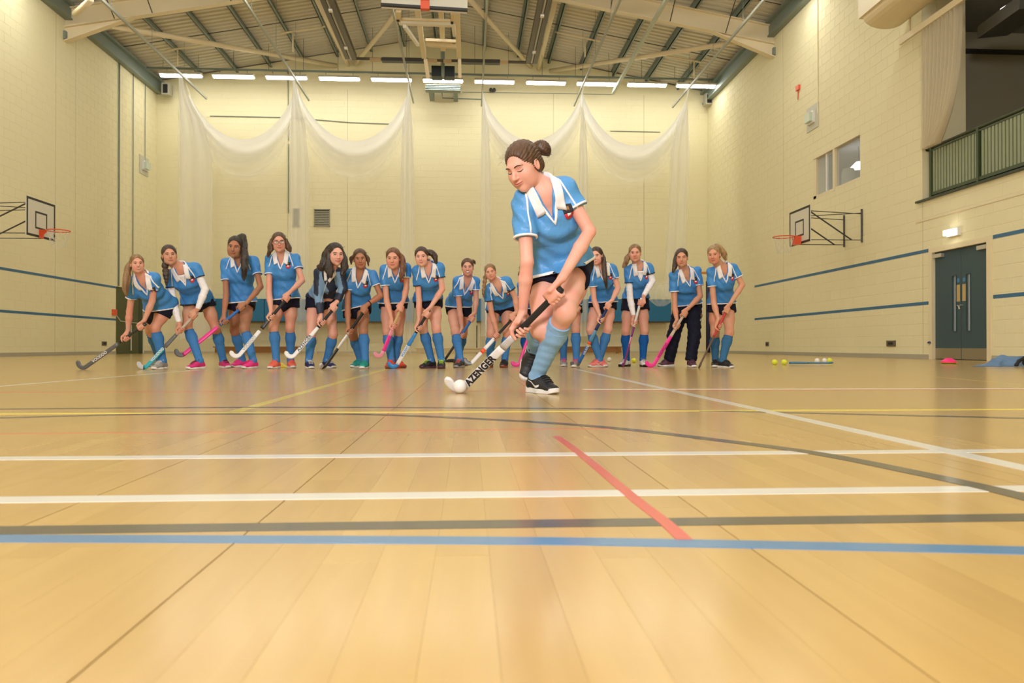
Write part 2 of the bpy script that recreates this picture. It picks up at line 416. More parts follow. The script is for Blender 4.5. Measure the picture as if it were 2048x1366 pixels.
# lateral sag rods between purlins
m_ = MB()
for Y in (24.0, 20.0):
    for s_ in (-1, 1):
        xa = XL if s_ < 0 else XR
        m_.tube([(xa, Y, roofz(xa) + .05), (XM, Y, ZA + .05)], .012, 6)
m_.obj('sag_rods', darkgrey, kind='structure')
# portal frame
YP = 21.0
for nmY in (YP,):
    fr = empty('portal_frame', (XM, nmY, ZE)); tag(fr, 'cream steel portal frame with haunches crossing the hall under the roof', 'beam'); 
    for s_ in (-1, 1):
        xw = XL if s_ < 0 else XR
        xh = -8.9 if s_ < 0 else XM * 2 + 8.9
        zb = lambda x: roofz(x) - .60
        m_ = MB(); m_.bar((xw, nmY, zb(xw)), (XM, nmY, zb(XM)), .19, .03); m_.obj('bottom_flange', steelcream, fr)
        m_ = MB(); m_.bar((xw, nmY, roofz(xw) - .10), (XM, nmY, roofz(XM) - .10), .19, .03); m_.obj('top_flange', steelcream, fr)
        m_ = MB(); V = [(xw, nmY - .01, roofz(xw) - .1), (xw, nmY - .01, zb(xw)), (XM, nmY - .01, zb(XM)), (XM, nmY - .01, roofz(XM) - .1)]
        m_.add(V + [(a, nmY + .01, c) for a, b, c in V], [(0, 1, 2, 3), (7, 6, 5, 4), (0, 4, 5, 1), (1, 5, 6, 2), (2, 6, 7, 3), (3, 7, 4, 0)]); m_.obj('web', steelcream, fr)
        xk = xw - s_ * 1.8; m_ = MB(); m_.bar((xw, nmY, zb(xw) - .38), (xk, nmY, zb(xk) - .01), .19, .03)
        V = [(xw, nmY - .01, zb(xw) - .38), (xk, nmY - .01, zb(xk)), (xw, nmY - .01, zb(xw))]
        m_.add(V + [(a, nmY + .01, c) for a, b, c in V], [(0, 1, 2), (5, 4, 3), (0, 3, 4, 1), (1, 4, 5, 2), (2, 5, 3, 0)]); m_.obj('haunch', steelcream, fr)
        for xx in ([-9.6, -8.6, -6.5, -4.2] if s_ < 0 else [2.3, 4.0, 5.7, 7.3]):
            MB().tube([(xx, nmY - .1, zb(xx)), (xx + .0, nmY - .9, roofz(xx) - .02)], .014, 6).obj('stay_rod', darkgrey, fr)
        MB().box((min(xw, xw + -s_ * .06), nmY - .12, zb(xw) - .34), (max(xw, xw - s_ * .06), nmY + .12, zb(xw) - .12)).obj('end_bracket', greygreen, fr)
# tubular roof bracing
def brace(p0, Y0, p1, Y1, r, lab):
    a = atY(*p0, Y0); b = atY(*p1, Y1)
    MB().tube([a, b], r, 10).obj('roof_brace', steelcream, smooth=True, label=lab, cat='brace')
brace((222, 52), 21.1, (672, 131), 26.9, .075, 'cream tubular roof brace slanting from the left haunch to the gable')
brace((1490, 82), 21.1, (1100, 142), 26.9, .075, 'cream tubular roof brace slanting from the right haunch to the gable')
brace((624, -22), 21, (696, 129), 26.9, .075, 'cream tube beside the left dark radiant heater, steeper of its pair')
brace((835, -25), 21, (711, 127), 26.9, .075, 'cream tube rising right from near the left radiant heater end')
brace((918, -24), 21, (1062, 133), 26.9, .075, 'cream tube slanting left and up from the right radiant heater end')
brace((1117, -22), 21, (1077, 137), 26.9, .075, 'cream tube just right of the right dark radiant heater')
brace((150, 28), 19.2, (182, 0), 18.6, .075, 'short cream tube at the top left corner by the wall')
for (p0, p1, dr, px, lb) in (((332, 101), (414, 89), 33, 355, 'left of the first light'), ((560, 67), (651, 53), 40, 586, 'over the third light'), ((1110, 64), (1200, 83), 38, 1170, 'over the net rails right of centre'), ((1310, 108), (1405, 125), 36, 1388, 'over the last light')):
    a, b = atY(*p0, 24), atY(*p1, 24); c = atY(px, p0[1] + (p1[1] - p0[1]) * (px - p0[0]) / (p1[0] - p0[0]), 24); d = c - np.array([0, 0, dr * 24 / FPX])
    r_ = empty('hanger', tuple(c), 'white inverted T hanger under the roof ' + lb, 'bracket')
    MB().tube([a, b], .03, 8).obj('cross_bar', creampaint, r_, smooth=True); MB().tube([c, d], .025, 8).obj('drop_rod', creampaint, r_, smooth=True)
# ------------------------------------------------------------------ luminaires
diff = mat('lit_diffuser', (1, 1, 1), .5, emit=((1, .975, .90), LAMP))
housing = mat('light_housing', (.55, .52, .42), .5)
lx = [362, 467, 573, 679, 783, 886, 989, 1092, 1193, 1294, 1392]
ord_ = ['leftmost', 'second from left', 'third from left', 'fourth from left', 'fifth from left', 'middle', 'fifth from right', 'fourth from right', 'third from right', 'second from right', 'rightmost']
YL = 25.5
def light(x, Y, z, label, group, width=1.3):
    r_ = empty('ceiling_light', (x, Y, z), label, 'light', group)
    m_ = MB(); m_.box((x - width / 2 - .03, Y - .16, z + .04), (x + width / 2 + .03, Y + .16, z + .10)); m_.box((x - width / 2 - .03, Y - .06, z + .10), (x + width / 2 + .03, Y + .06, z + .14)); m_.obj('housing', housing, r_)
    prof = []
    m_ = MB(); V = []; F = []; n = 8
    for xx in (x - width / 2, x + width / 2):
        for k in range(n + 1):
            t = math.pi * k / n; V.append((xx, Y + .10 * math.cos(t), z + .04 - .06 * math.sin(t)))
    for k in range(n): F.append((k, k + 1, n + 2 + k, n + 1 + k))
    F.append(tuple(range(n + 1))[::-1]); F.append(tuple(range(n + 1, 2 * n + 2)))
    m_.add(V, F).obj('diffuser', diff, r_)
zl = atY(886, 164, YL)[2]
for i, px in enumerate(lx):
    X = atY(px, 162, YL)[0]
    light(X, YL, zl, f'{ord_[i]} lit strip light in the row along the back wall', 'strip lights along the back wall')
for Y, rw in ((18.4, 'second'), (12.9, 'third'), (7.4, 'fourth'), (1.9, 'fifth'), (-4.0, 'sixth')):
    for i in range(0, 11):
        X = XL + 1.0 + i * 1.77
        if min(abs(X + 3.7), abs(X - 1.97)) < .9 and Y > 12: continue
        light(X, Y, 9.05, f'overhead strip light, {rw} row from the back wall, {ord_[i]}', f'strip lights of the {rw} row')
m_ = MB(); m_.bar((XL + .02, YL, zl + .27), (XR - .02, YL, zl + .27), .06, .06)
rb = m_.obj('lighting_trunking', greygreen, label='grey trunking rail above the back row of strip lights', cat='rail')
for px in lx:
    X = atY(px, 162, YL)[0]
    for d in (-.45, .45):
        MB().bar((X + d, YL, zl + .12), (X + d, YL, zl + .30), .015, .015, (0, 1, 0)).obj('hanger_strap', greygreen, rb)
for X in np.arange(XL + .8, XR, 1.15):
    MB().tube([(X, YL, zl + .3), (X, YL, roofz(X) + .1)], .006, 4).obj('hanger_wire', darkgrey, rb)
# ------------------------------------------------------------------ double door (right wall)
doorm = mat('door_teal_grey', (.035, .075, .095), .45, bump=(90, .1, .001))
steel = mat('brushed_steel', (.42, .38, .30), .35, metal=.9, bump=(40, .15, .001, (1, 1, 12)))
silver = mat('satin_aluminium', (.6, .58, .52), .35, metal=.6)
fr_ = empty('door_1', (XR, (yD0 + yD1) / 2, 0)); tag(fr_, kind='structure')
m_ = MB()
m_.box((XR - .035, yD0 - .08, 0), (XR + .12, yD0 + .015, DZ + .08)); m_.box((XR - .035, yD1 - .015, 0), (XR + .12, yD1 + .08, DZ + .08)); m_.box((XR - .034, yD0 + .015, DZ - .015), (XR + .119, yD1 - .015, DZ + .079))
m_.obj('door_frame', creampaint, fr_)
ym = (yD0 + yD1) / 2
for k, (a, b) in enumerate(((yD0 + .017, ym - .003), (ym + .003, yD1 - .017))):
    X0, X1 = XR + .035, XR + .08
    v0, v1 = (b - .24, b - .14) if k == 0 else (a + .14, a + .24)
    zz0, zz1 = .52, 1.52
    m_ = MB(); m_.box((X0, a, .008), (X1, v0, DZ - .02)); m_.box((X0, v1, .008), (X1, b, DZ - .02)); m_.box((X0, v0, .008), (X1, v1, zz0)); m_.box((X0, v0, zz1), (X1, v1, DZ - .02))
    lf = m_.obj('door_leaf', doorm, fr_)
    MB().box((X0 + .02, v0, zz0), (X0 + .026, v1, zz1)).obj('vision_panel', glassm, lf)
    m_ = MB()
    for (p, q, r, s) in ((v0 - .012, zz0 - .012, v0, zz1 + .012), (v1, zz0 - .012, v1 + .012, zz1 + .012), (v0, zz0 - .012, v1, zz0), (v0, zz1, v1, zz1 + .012)): m_.box((X0 - .008, p, q), (X0, r, s))
    m_.obj('glazing_bead', doorm, lf)
    MB().box((X0 - .003, a + .005, .012), (X0, b - .005, .21)).obj('kick_plate', steel, lf)
    c0, c1 = (b - .12, b - .03) if k == 0 else (a + .03, a + .12)
    MB().box((X0 - .003, c0, 1.05), (X0, c1, 1.35)).obj('push_plate', mat('brass_plate', (.62, .47, .22), .4, metal=.5), lf)
    m_ = MB(); yc, zc = (c0 + c1) / 2, 1.43; n = 20
    m_.add([(X0 - .002, yc, zc)] + [(X0 - .002, yc + .035 * math.cos(t * 2 * math.pi / n), zc + .04 * math.sin(t * 2 * math.pi / n)) for t in range(n)], [(0, i + 1, (i + 1) % n + 1) for i in range(n)]).obj('round_sign', mat('sign_blue', (.05, .22, .5), .4), lf)
    d0, d1 = (a + .02, a + .26) if k == 0 else (b - .27, b - .02)
    MB().box((X0 - .06, d0, DZ - .12), (X0, d1, DZ - .05)).obj('door_closer', silver, lf)
m_ = MB(); m_.tube([(XR + .03, ym - .05, .98), (XR - .02, ym - .05, .98), (XR - .02, ym - .01, .955), (XR - .02, ym + .03, .98)], .008, 6); m_.tube([(XR - .02, ym - .01, .955), (XR - .01, ym - .01, .91)], .012, 6)
m_.obj('door_handle', silver, fr_)
MB().box((XR + .12, yD0 - .3, 0), (XR + 1.8, yD0 - .29, 2.4)).obj('corridor_side', cream2, kind='structure')
MB().box((XR + 1.8, yD0 - .3, 0), (XR + 1.81, yD1 + 1.5, 2.4)).obj('corridor_wall', mat('corridor_paint', (.35, .27, .2), .8), kind='structure')
MB().box((XR + .3, yD0 - .3, 2.4), (XR + 1.8, yD1 + 1.5, 2.42)).obj('corridor_ceiling', cream2, kind='structure')
MB().box((XR + .3, yD0 - .3, -.02), (XR + 1.8, yD1 + 1.5, 0)).obj('corridor_floor', cream2, kind='structure')
zt_ = atX(1832, 445, XR)[2]; yt_ = atX(1832, 445, XR)[1]
MB().box((XR - .012, YN + .1, zt_ - .02), (XR, yt_, zt_ + .02)).obj('trim_1', creampaint, kind='structure')
# blue floor-edge stop by the frame
m_ = MB(); m_.lathe((XR - .04, yD1 + .05, .30), [(.04, 0), (.038, .015), (.025, .035), (0, .042)], 14); m_.obj('door_stop', mat('navy_plastic', (.01, .03, .12), .4), label='small dark blue door stop on the door frame left side', cat='door stop', smooth=True)
# ------------------------------------------------------------------ green store door (left wall)
grn = mat('olive_green_door', (.075, .085, .03), .5, bump=(20, .1, .002)); grn2 = mat('dark_green_edge', (.03, .045, .02), .5)
gd = empty('door_2', (XL, (yGD0 + yGD1) / 2, 0)); tag(gd, kind='structure')
MB().box((XL - .10, yGD0, 0), (XL - .05, (yGD0 + yGD1) / 2 - .02, GDZ)).obj('door_leaf', grn, gd)
MB().box((XL - .10, (yGD0 + yGD1) / 2 - .02, 0), (XL - .05, yGD1 - .28, GDZ)).obj('door_leaf', grn, gd)
MB().box((XL - .3, yGD1 - .28, 0), (XL - .04, yGD1, GDZ)).obj('door_frame', grn2, gd)
MB().tube([(XL - .02, yGD0 + .9, 1.5), (XL + .02, yGD0 + .9, 1.5)], .05, 12).obj('door_knob', silver, gd)
MB().tube([(XL + .01, yGD0 + .02, 1.2), (XL + .015, yGD0 + .3, 1.03), (XL + .015, yGD1 - .5, 1.0), (XL + .015, yGD1 - .1, 1.02)], .012, 6).obj('rope', mat('white_rope', (.6, .6, .52), .8), gd, smooth=True)
MB().tube([(XL - .02, yGD0 + 1.1, .95), (XL - .02, yGD0 + 1.1, .1)], .02, 6).obj('bolt_rod', mat('white_rope', (.6, .6, .52), .8), gd)
MB().box((XL, yGD0 - .28, 1.2), (XL + .05, yGD0 - .02, 1.38)).obj('call_point', orange, label='small red call point on left wall beside green door', cat='alarm')
# dark conduits on the left wall
for px, y0, lab in ((236.5, 92, 'tall dark pipe down the left wall ending at the green door'), (264.5, 118, 'thinner dark pipe on the left wall close to the far corner')):
    Y = atX(px, 300, XL)[1]; zt = atX(px, y0, XL)[2]
    MB().tube([(XL + .03, Y, GDZ + .02), (XL + .03, Y, zt)], .022 if px < 250 else .014, 8).obj('pipe', greygreen, label=lab, cat='pipe', smooth=True)
Y = atX(289, 300, XL)[1]; MB().tube([(XL + .02, Y, atX(289, 320, XL)[2]), (XL + .02, Y, atX(292, 165, XL)[2]), (XL + .02, Y + .1, zl + .3)], .01, 6).obj('pipe', greygreen, label='thin conduit dropping to the emergency light on left wall', cat='pipe')
def elight(X, px, py, wy, hz, lab, plate=True, lit=False):
    c = atX(px, py, X); s_ = 1 if X < 0 else -1
    r_ = empty('emergency_light', tuple(c), lab, 'light')
    if plate: MB().box((X if s_ > 0 else X - .02, c[1] - wy * 1.1, c[2] - hz * 1.1), (X + .02 if s_ > 0 else X, c[1] + wy * .9, c[2] + hz * 1.1)).obj('back_plate', mat('plate_grey', (.55, .54, .45), .5), r_)
    MB().box((min(X, X + s_ * .07), c[1] - wy * .55, c[2] - hz * .55), (max(X, X + s_ * .07), c[1] + wy * .55, c[2] + hz * .55)).obj('housing', white, r_)
    m_ = MB(); m_.box((min(X + s_ * .07, X + s_ * .15), c[1] - wy * .45, c[2] - hz * .4), (max(X + s_ * .07, X + s_ * .15), c[1] + wy * .45, c[2] + hz * .4))
    m_.obj('lens', mat('lit_emergency_lens', (1, 1, .95), .3, emit=((1, .97, .85), 6)) if lit else mat('clear_lens', (.6, .7, .62), .15), r_)
    return r_
elight(XL, 288, 332, .35, .28, 'emergency light box on left wall below thin conduit')
elight(XR, 1625, 236, .32, .28, 'emergency light box on right wall on a square plate')
elight(XR, 1911, 465, .28, .12, 'lit white bulkhead light above the teal double door', False, True)
Y = atX(1637, 200, XR)[1]; MB().tube([(XR - .02, Y, atX(1637, 226, XR)[2]), (XR - .02, Y, 9.3)], .014, 6).obj('pipe', creampaint, label='thin conduit on the right wall above the emergency light', cat='pipe')
c = atX(1598, 176, XR); r_ = empty('alarm_sounder', tuple(c), 'small red alarm sounder high on the right wall', 'alarm')
MB().box((XR - .06, c[1] - .09, c[2] - .06), (XR, c[1] + .09, c[2] + .06)).obj('body', orange, r_); MB().tube([(XR - .02, c[1], c[2] - .05), (XR - .02, c[1] + .03, c[2] - .3)], .012, 6).obj('cable', orange, r_)
dk = mat('dark_socket', (.12, .10, .07), .5)
for X, px, py, wv, lab in ((XR, 1535, 688, .10, 'small dark socket low on right wall near its far end'), (XR, 1783, 687, .16, 'dark square socket low on the right wall left of the door'), (XL, 208, 687, .14, 'dark socket low on left wall before the green door')):
    c = atX(px, py, X); s_ = 1 if X < 0 else -1
    r_ = empty('wall_socket', tuple(c), lab, 'socket')
    MB().box((min(X, X + s_ * .02), c[1] - wv, c[2] - .06), (max(X, X + s_ * .02), c[1] + wv, c[2] + .06)).obj('face_plate', dk, r_)
    MB().box((min(X, X + s_ * .03), c[1] - wv * .5, c[2] - .025), (max(X, X + s_ * .03), c[1] + wv * .5, c[2] + .025)).obj('socket_insert', black, r_)
# ------------------------------------------------------------------ viewing window in the right wall
wn = empty('window_1', (XR, yW1, WZ0)); tag(wn, kind='structure')
t = .07
m_ = MB(); m_.box((XR + .0, yW0, WZ0), (XR + .1, yW1, WZ0 + t)); m_.box((XR - .02, yW0, WZ1 - t), (XR + .1, yW1, WZ1)); m_.box((XR, yW1 - t * 2, WZ0), (XR + .1, yW1, WZ1)); m_.box((XR + .02, yW0, WZ0), (XR + .1, yW0 + .03, WZ1))
ymu = atX(1668, 330, XR)[1]; m_.box((XR - .01, ymu - .05, WZ0), (XR + .1, ymu + .05, WZ1)); m_.obj('window_frame', creampaint, wn)
yb = atX(1650, 330, XR)[1]; MB().box((XR + .03, yb - .03, WZ0 + t), (XR + .08, yb + .03, WZ1 - t)).obj('sash_bar', white, wn)
for a, b in ((yW0 + .03, ymu - .05), (ymu + .05, yb - .03), (yb + .03, yW1 - .14)): MB().box((XR + .05, a, WZ0 + t), (XR + .056, b, WZ1 - t)).obj('pane', glassm, wn)
gr = mat('office_grey_wall', (.36, .38, .40), .8)
m_ = MB(); m_.box((XR + 3.0, yW0 - .55, WZ0 - 1), (XR + 3.05, yW1 + 3, WZ1 + .4)); m_.box((XR + .3, yW1 + 2.5, WZ0 - 1), (XR + 3.0, yW1 + 2.55, WZ1 + .4)); m_.box((XR + .3, yW0 - .55, WZ1 + .3), (XR + 3, yW1 + 2.5, WZ1 + .35)); m_.box((XR + .3, yW0 - .6, WZ0 - 1), (XR + 3, yW0 - .55, WZ1 + .4)); m_.box((XR + .3, yW0 - .55, WZ0 - 1), (XR + 3.0, yW1 + 2.5, WZ0 - .95))
m_.obj('office_room', gr, kind='structure')
def office_lamp():
    c = atX(1717, 330, XR + 1.2); r_ = empty('pendant_lamp', tuple(c), 'bright white lamp seen through the right wall window', 'light')
    MB().lathe(tuple(c), [(.22, -.08), (.06, .08), (0, .09)], 16).obj('lamp_shade', mat('lit_shade', (1, 1, 1), .4, emit=((1, 1, 1), 5)), r_)
    MB().tube([tuple(c + np.array([0, 0, .08])), (c[0], c[1], WZ1 + .3)], .01, 5).obj('cord', black, r_)
office_lamp()
def win_thing(nm, px, py, rr, m, lab, hgt):
    c = atX(px, py, XR + .55)
    r_ = empty(nm, (c[0], c[1], WZ0 + .0), lab, nm.split('_')[-1]); z0 = WZ0 + .0
    MB().lathe((c[0], c[1], z0), [(rr * .75, 0), (rr, hgt * .15), (rr, hgt * .8), (rr * .8, hgt), (rr * .75, hgt), (rr * .75, hgt * .9), (0, hgt * .9)], 16).obj('body', m, r_, smooth=True)
MB().box((XR + .3, yW0 - .5, WZ0 - .04), (XR + .8, yW1 + 1.2, WZ0)).obj('office_desk', white, label='white sill shelf inside the right wall window', cat='shelf')
win_thing('blue_tub', 1640, 380, .13, mat('tub_blue', (.05, .35, .5), .5), 'blue tub on the sill behind the window left pane', .3)
win_thing('red_tub', 1662, 375, .22, mat('tub_red', (.4, .08, .04), .5), 'dull red tub on the sill beside the window mullion', .26)
win_thing('grey_bag', 1697, 358, .16, mat('bag_grey', (.4, .42, .4), .7), 'pale grey bag standing in the window right pane', .62)
win_thing('green_tub', 1717, 350, .10, mat('tub_green', (.2, .45, .05), .5), 'green tub at the right edge of the window', .28)
# ------------------------------------------------------------------ viewing gallery
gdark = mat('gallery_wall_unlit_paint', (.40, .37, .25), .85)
GX = 15.5; GY2 = atX(1936, 200, 9.63)[1]
jx = 9.63
m_ = MB(); m_.box((XR + .305, yG1, GZ0 - .15), (jx, yG1 + .3, GZ1 + .2)); m_.obj('gallery_jamb', cream2, kind='structure')
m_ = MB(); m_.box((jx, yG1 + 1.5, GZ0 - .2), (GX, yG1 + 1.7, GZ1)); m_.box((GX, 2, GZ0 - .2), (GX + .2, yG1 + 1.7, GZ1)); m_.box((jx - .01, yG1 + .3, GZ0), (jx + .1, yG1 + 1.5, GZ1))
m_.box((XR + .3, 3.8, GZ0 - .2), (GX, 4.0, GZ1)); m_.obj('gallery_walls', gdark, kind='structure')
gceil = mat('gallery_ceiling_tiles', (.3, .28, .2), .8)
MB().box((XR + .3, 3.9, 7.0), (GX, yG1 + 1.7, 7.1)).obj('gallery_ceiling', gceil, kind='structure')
MB().box((XR - .0, 3.9, 7.0), (XR + .3, yG1, GZ1 + .05)).obj('gallery_lintel', cream2, kind='structure')
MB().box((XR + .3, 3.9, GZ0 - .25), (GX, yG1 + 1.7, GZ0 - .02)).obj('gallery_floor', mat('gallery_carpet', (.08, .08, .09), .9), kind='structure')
MB().box((XR - .06, 3.9, GZ0 - .035), (XR + .34, yG1 + .14, GZ0 + .0)).obj('gallery_ledge', mat('dark_ledge', (.035, .05, .03), .5), kind='structure')
m_ = MB(); zg = atY(1980, 105, yG1 + 1.5)[2]; m_.box((jx, yG1 + 1.42, zg - .04), (GX, yG1 + 1.5, zg + .04)); m_.obj('picture_rail', darkgrey, kind='structure')
a, b = atY(1985, 62, 13.5), atY(2075, 0, 11.5); MB().bar(tuple(a), tuple(b), .5, .22).obj('ventilation_duct', darkgrey, label='dark duct under the gallery ceiling', cat='duct')
c = atY(2040, 18, 12.5); r_ = empty('ceiling_light', tuple(c), 'lit light under the gallery ceiling, top right corner', 'light')
MB().box((c[0] - .3, c[1] - .08, c[2] - .03), (c[0] + .5, c[1] + .08, c[2] + .03)).obj('diffuser', mat('lit_gallery_lamp', (1, 1, 1), .4, emit=((.95, .93, 1), 4)), r_)
# railing
rgm = mat('railing_green', (.05, .075, .03), .45); rgl = mat('baluster_pale_green', (.27, .31, .19), .45)
rx = XR + .12
yR = atX(1862, 300, rx)[1]; rail_z = atX(1862, 296, rx)[2]; bot_z = GZ0 + .0
rl = empty('gallery_railing', (rx, yR, GZ0), 'green railing with pale upright bars along the gallery edge', 'railing')
m_ = MB(); m_.tube([(rx, yR + .12, rail_z), (rx, 4.5, rail_z)], .03, 10); m_.obj('handrail', rgm, rl, smooth=True)
MB().lathe((rx, yR + .12, rail_z - .05), [(.0, 0), (.05, .01), (.065, .05), (.05, .09), (0, .1)], 14).obj('end_ball', black, rl, smooth=True)
MB().bar((rx, yR, bot_z + .10), (rx, 4.5, bot_z + .10), .04, .06).obj('bottom_rail', rgm, rl)
MB().bar((rx, yR, rail_z - .06), (rx, 4.5, rail_z - .06), .04, .03).obj('top_channel', rgm, rl)
posts = [yR - .02, atX(1957, 250, rx)[1]]; posts += [posts[1] - 1.6 * k for k in range(1, 5)]
for y in posts: MB().box((rx - .03, y - .03, GZ0), (rx + .03, y + .03, rail_z)).obj('post', rgm, rl)
y = yR - .10
while y > 5:
    if all(abs(y - p) > .05 for p in posts): MB().box((rx - .01, y - .028, bot_z + .13), (rx + .01, y + .028, rail_z - .07)).obj('baluster', rgl, rl)
    y -= .085
# things stored on the gallery
MB().box((jx + .15, yG1 - .6, GZ0 - .02), (jx + .9, yG1 - .1, GZ0 + .55)).obj('storage_crate', mat('crate_dark', (.06, .06, .08), .6), label='dark crate stored behind the gallery railing', cat='crate')
# ------------------------------------------------------------------ net and its rail over the gallery
a, b = atX(1800, 84, XR - .35), atX(1925, -4, XR - .35)
r_ = empty('net_rail', tuple((a + b) / 2), 'white curtain rail in front of the gallery opening', 'rail')
MB().bar(tuple(a), tuple(b + (b - a) * .6), .05, .12).obj('rail', creampaint, r_)
c = atX(1820, 70, XR - .35); MB().bar(tuple(c), (c[0], c[1], c[2] + .35), .03, .03, (0, 1, 0)).obj('bracket', creampaint, r_)
def net_mat(name, col, dens):
    m = bpy.data.materials.new(name); m.use_nodes = True; nt = m.node_tree; nt.nodes.clear()
    o = nt.nodes.new('ShaderNodeOutputMaterial'); mix = nt.nodes.new('ShaderNodeMixShader'); tr = nt.nodes.new('ShaderNodeBsdfTransparent')
    ad = nt.nodes.new('ShaderNodeMixShader'); df = nt.nodes.new('ShaderNodeBsdfDiffuse'); tl = nt.nodes.new('ShaderNodeBsdfTranslucent'); df.inputs[0].default_value = col; tl.inputs[0].default_value = col
    nt.links.new(df.outputs[0], ad.inputs[1]); nt.links.new(tl.outputs[0], ad.inputs[2]); ad.inputs[0].default_value = .45
    a = nt.nodes.new('ShaderNodeAttribute'); a.attribute_name = 'net_weight'
    mu = nt.nodes.new('ShaderNodeMath'); mu.operation = 'MULTIPLY'; mu.inputs[1].default_value = dens; nt.links.new(a.outputs['Fac'], mu.inputs[0])
    nt.links.new(mu.outputs[0], mix.inputs[0]); nt.links.new(tr.outputs[0], mix.inputs[1]); nt.links.new(ad.outputs[0], mix.inputs[2]); nt.links.new(mix.outputs[0], o.inputs[0])
    return m
def sheet(name, G, m, parent=None, dens=None, **kw):
    """G (n,m,3) grid sheet with a density attribute (netting bunched more or less tightly)"""
    n, k = G.shape[:2]; idx = np.arange(n * k).reshape(n, k)
    Q = np.stack([idx[:-1, :-1], idx[1:, :-1], idx[1:, 1:], idx[:-1, 1:]], -1).reshape(-1, 4)
    me = np_mesh(name, G.reshape(-1, 3), Q)
    D = np.ones((n, k)) if dens is None else dens
    ca = me.color_attributes.new('net_weight', 'FLOAT_COLOR', 'POINT'); ca.data.foreach_set('color', np.repeat(D.reshape(-1, 1), 4, 1).astype(np.float32).ravel())
    o = link(name, me, m, parent); return tag(o, **kw) if kw else o
cnet = net_mat('beige_divider_netting', (.88, .82, .66, 1), 1)
u = np.linspace(0, 1, 90); v = np.linspace(0, 1, 40)
top0, top1 = atX(1844, 56, XR - .3), atX(1921, 8, XR - .3); bt = atX(1862, 292, XR - .12)
G = np.zeros((90, 40, 3)); Dn = np.zeros((90, 40))
for i, uu in enumerate(u):
    tp = top0 + (top1 - top0) * uu
    e0 = bt + np.array([0, (.22 - .42 * uu), 0])
    for j, vv in enumerate(v):
        z = tp[2] + (e0[2] - tp[2]) * vv; tt = vv ** 3.2
        p = tp * (1 - tt) + e0 * tt; p = np.array([p[0] + .07 * math.sin(uu * 60 + .6 * math.sin(3 * vv)), p[1], z]); G[i, j] = p; Dn[i, j] = .42 + .45 * tt + .12 * math.sin(uu * 60)
sheet('divider_net', G, cnet, None, Dn, label='beige netting gathered down to the gallery railing end', cat='net')
# ------------------------------------------------------------------ warm air unit high on the right wall
a = atX(1741, 22, XR - .9); b_ = atX(1850, -45, XR - .9)
r_ = empty('air_heater', tuple(a), 'cream warm air unit with grille at the top of right wall', 'heater')
x0, x1 = XR - 1.15, XR - .2; z0 = atX(1741, 22, XR - 1.1)[2]
yy0 = a[1]; zt = z0 + .45
m_ = MB(); m_.box((x0, yy0 - 5, z0), (x1, yy0, zt)); m_.obj('casing', creampaint, r_)
V = []; F = []; n = 12; xc = (x0 + x1) / 2
for y in (yy0 - .08, yy0 - 5):
    for k in range(n + 1):
        t = math.pi * k / n; V.append((xc + .42 * math.cos(t), y, z0 - .22 * math.sin(t)))
for k in range(n): F.append((k, k + 1, n + 2 + k, n + 1 + k))
F.append(tuple(range(n + 1))[::-1]); F.append(tuple(range(n + 1, 2 * n + 2))); MB().add(V, F).obj('curved_underside', creampaint, r_, smooth=False)
for k in range(3):
    xa = x0 + .03 + k * .30
    MB().box((xa, yy0 - .02, z0 + .04), (xa + .28, yy0 + .012, zt - .03)).obj('grille', darkgrey, r_)
    for j in range(5): MB().bar((xa, yy0 + .02, z0 + .08 + j * .07), (xa + .28, yy0 + .02, z0 + .08 + j * .07), .012, .02).obj('slat', mat('grille_slat', (.2, .18, .12), .5), r_)
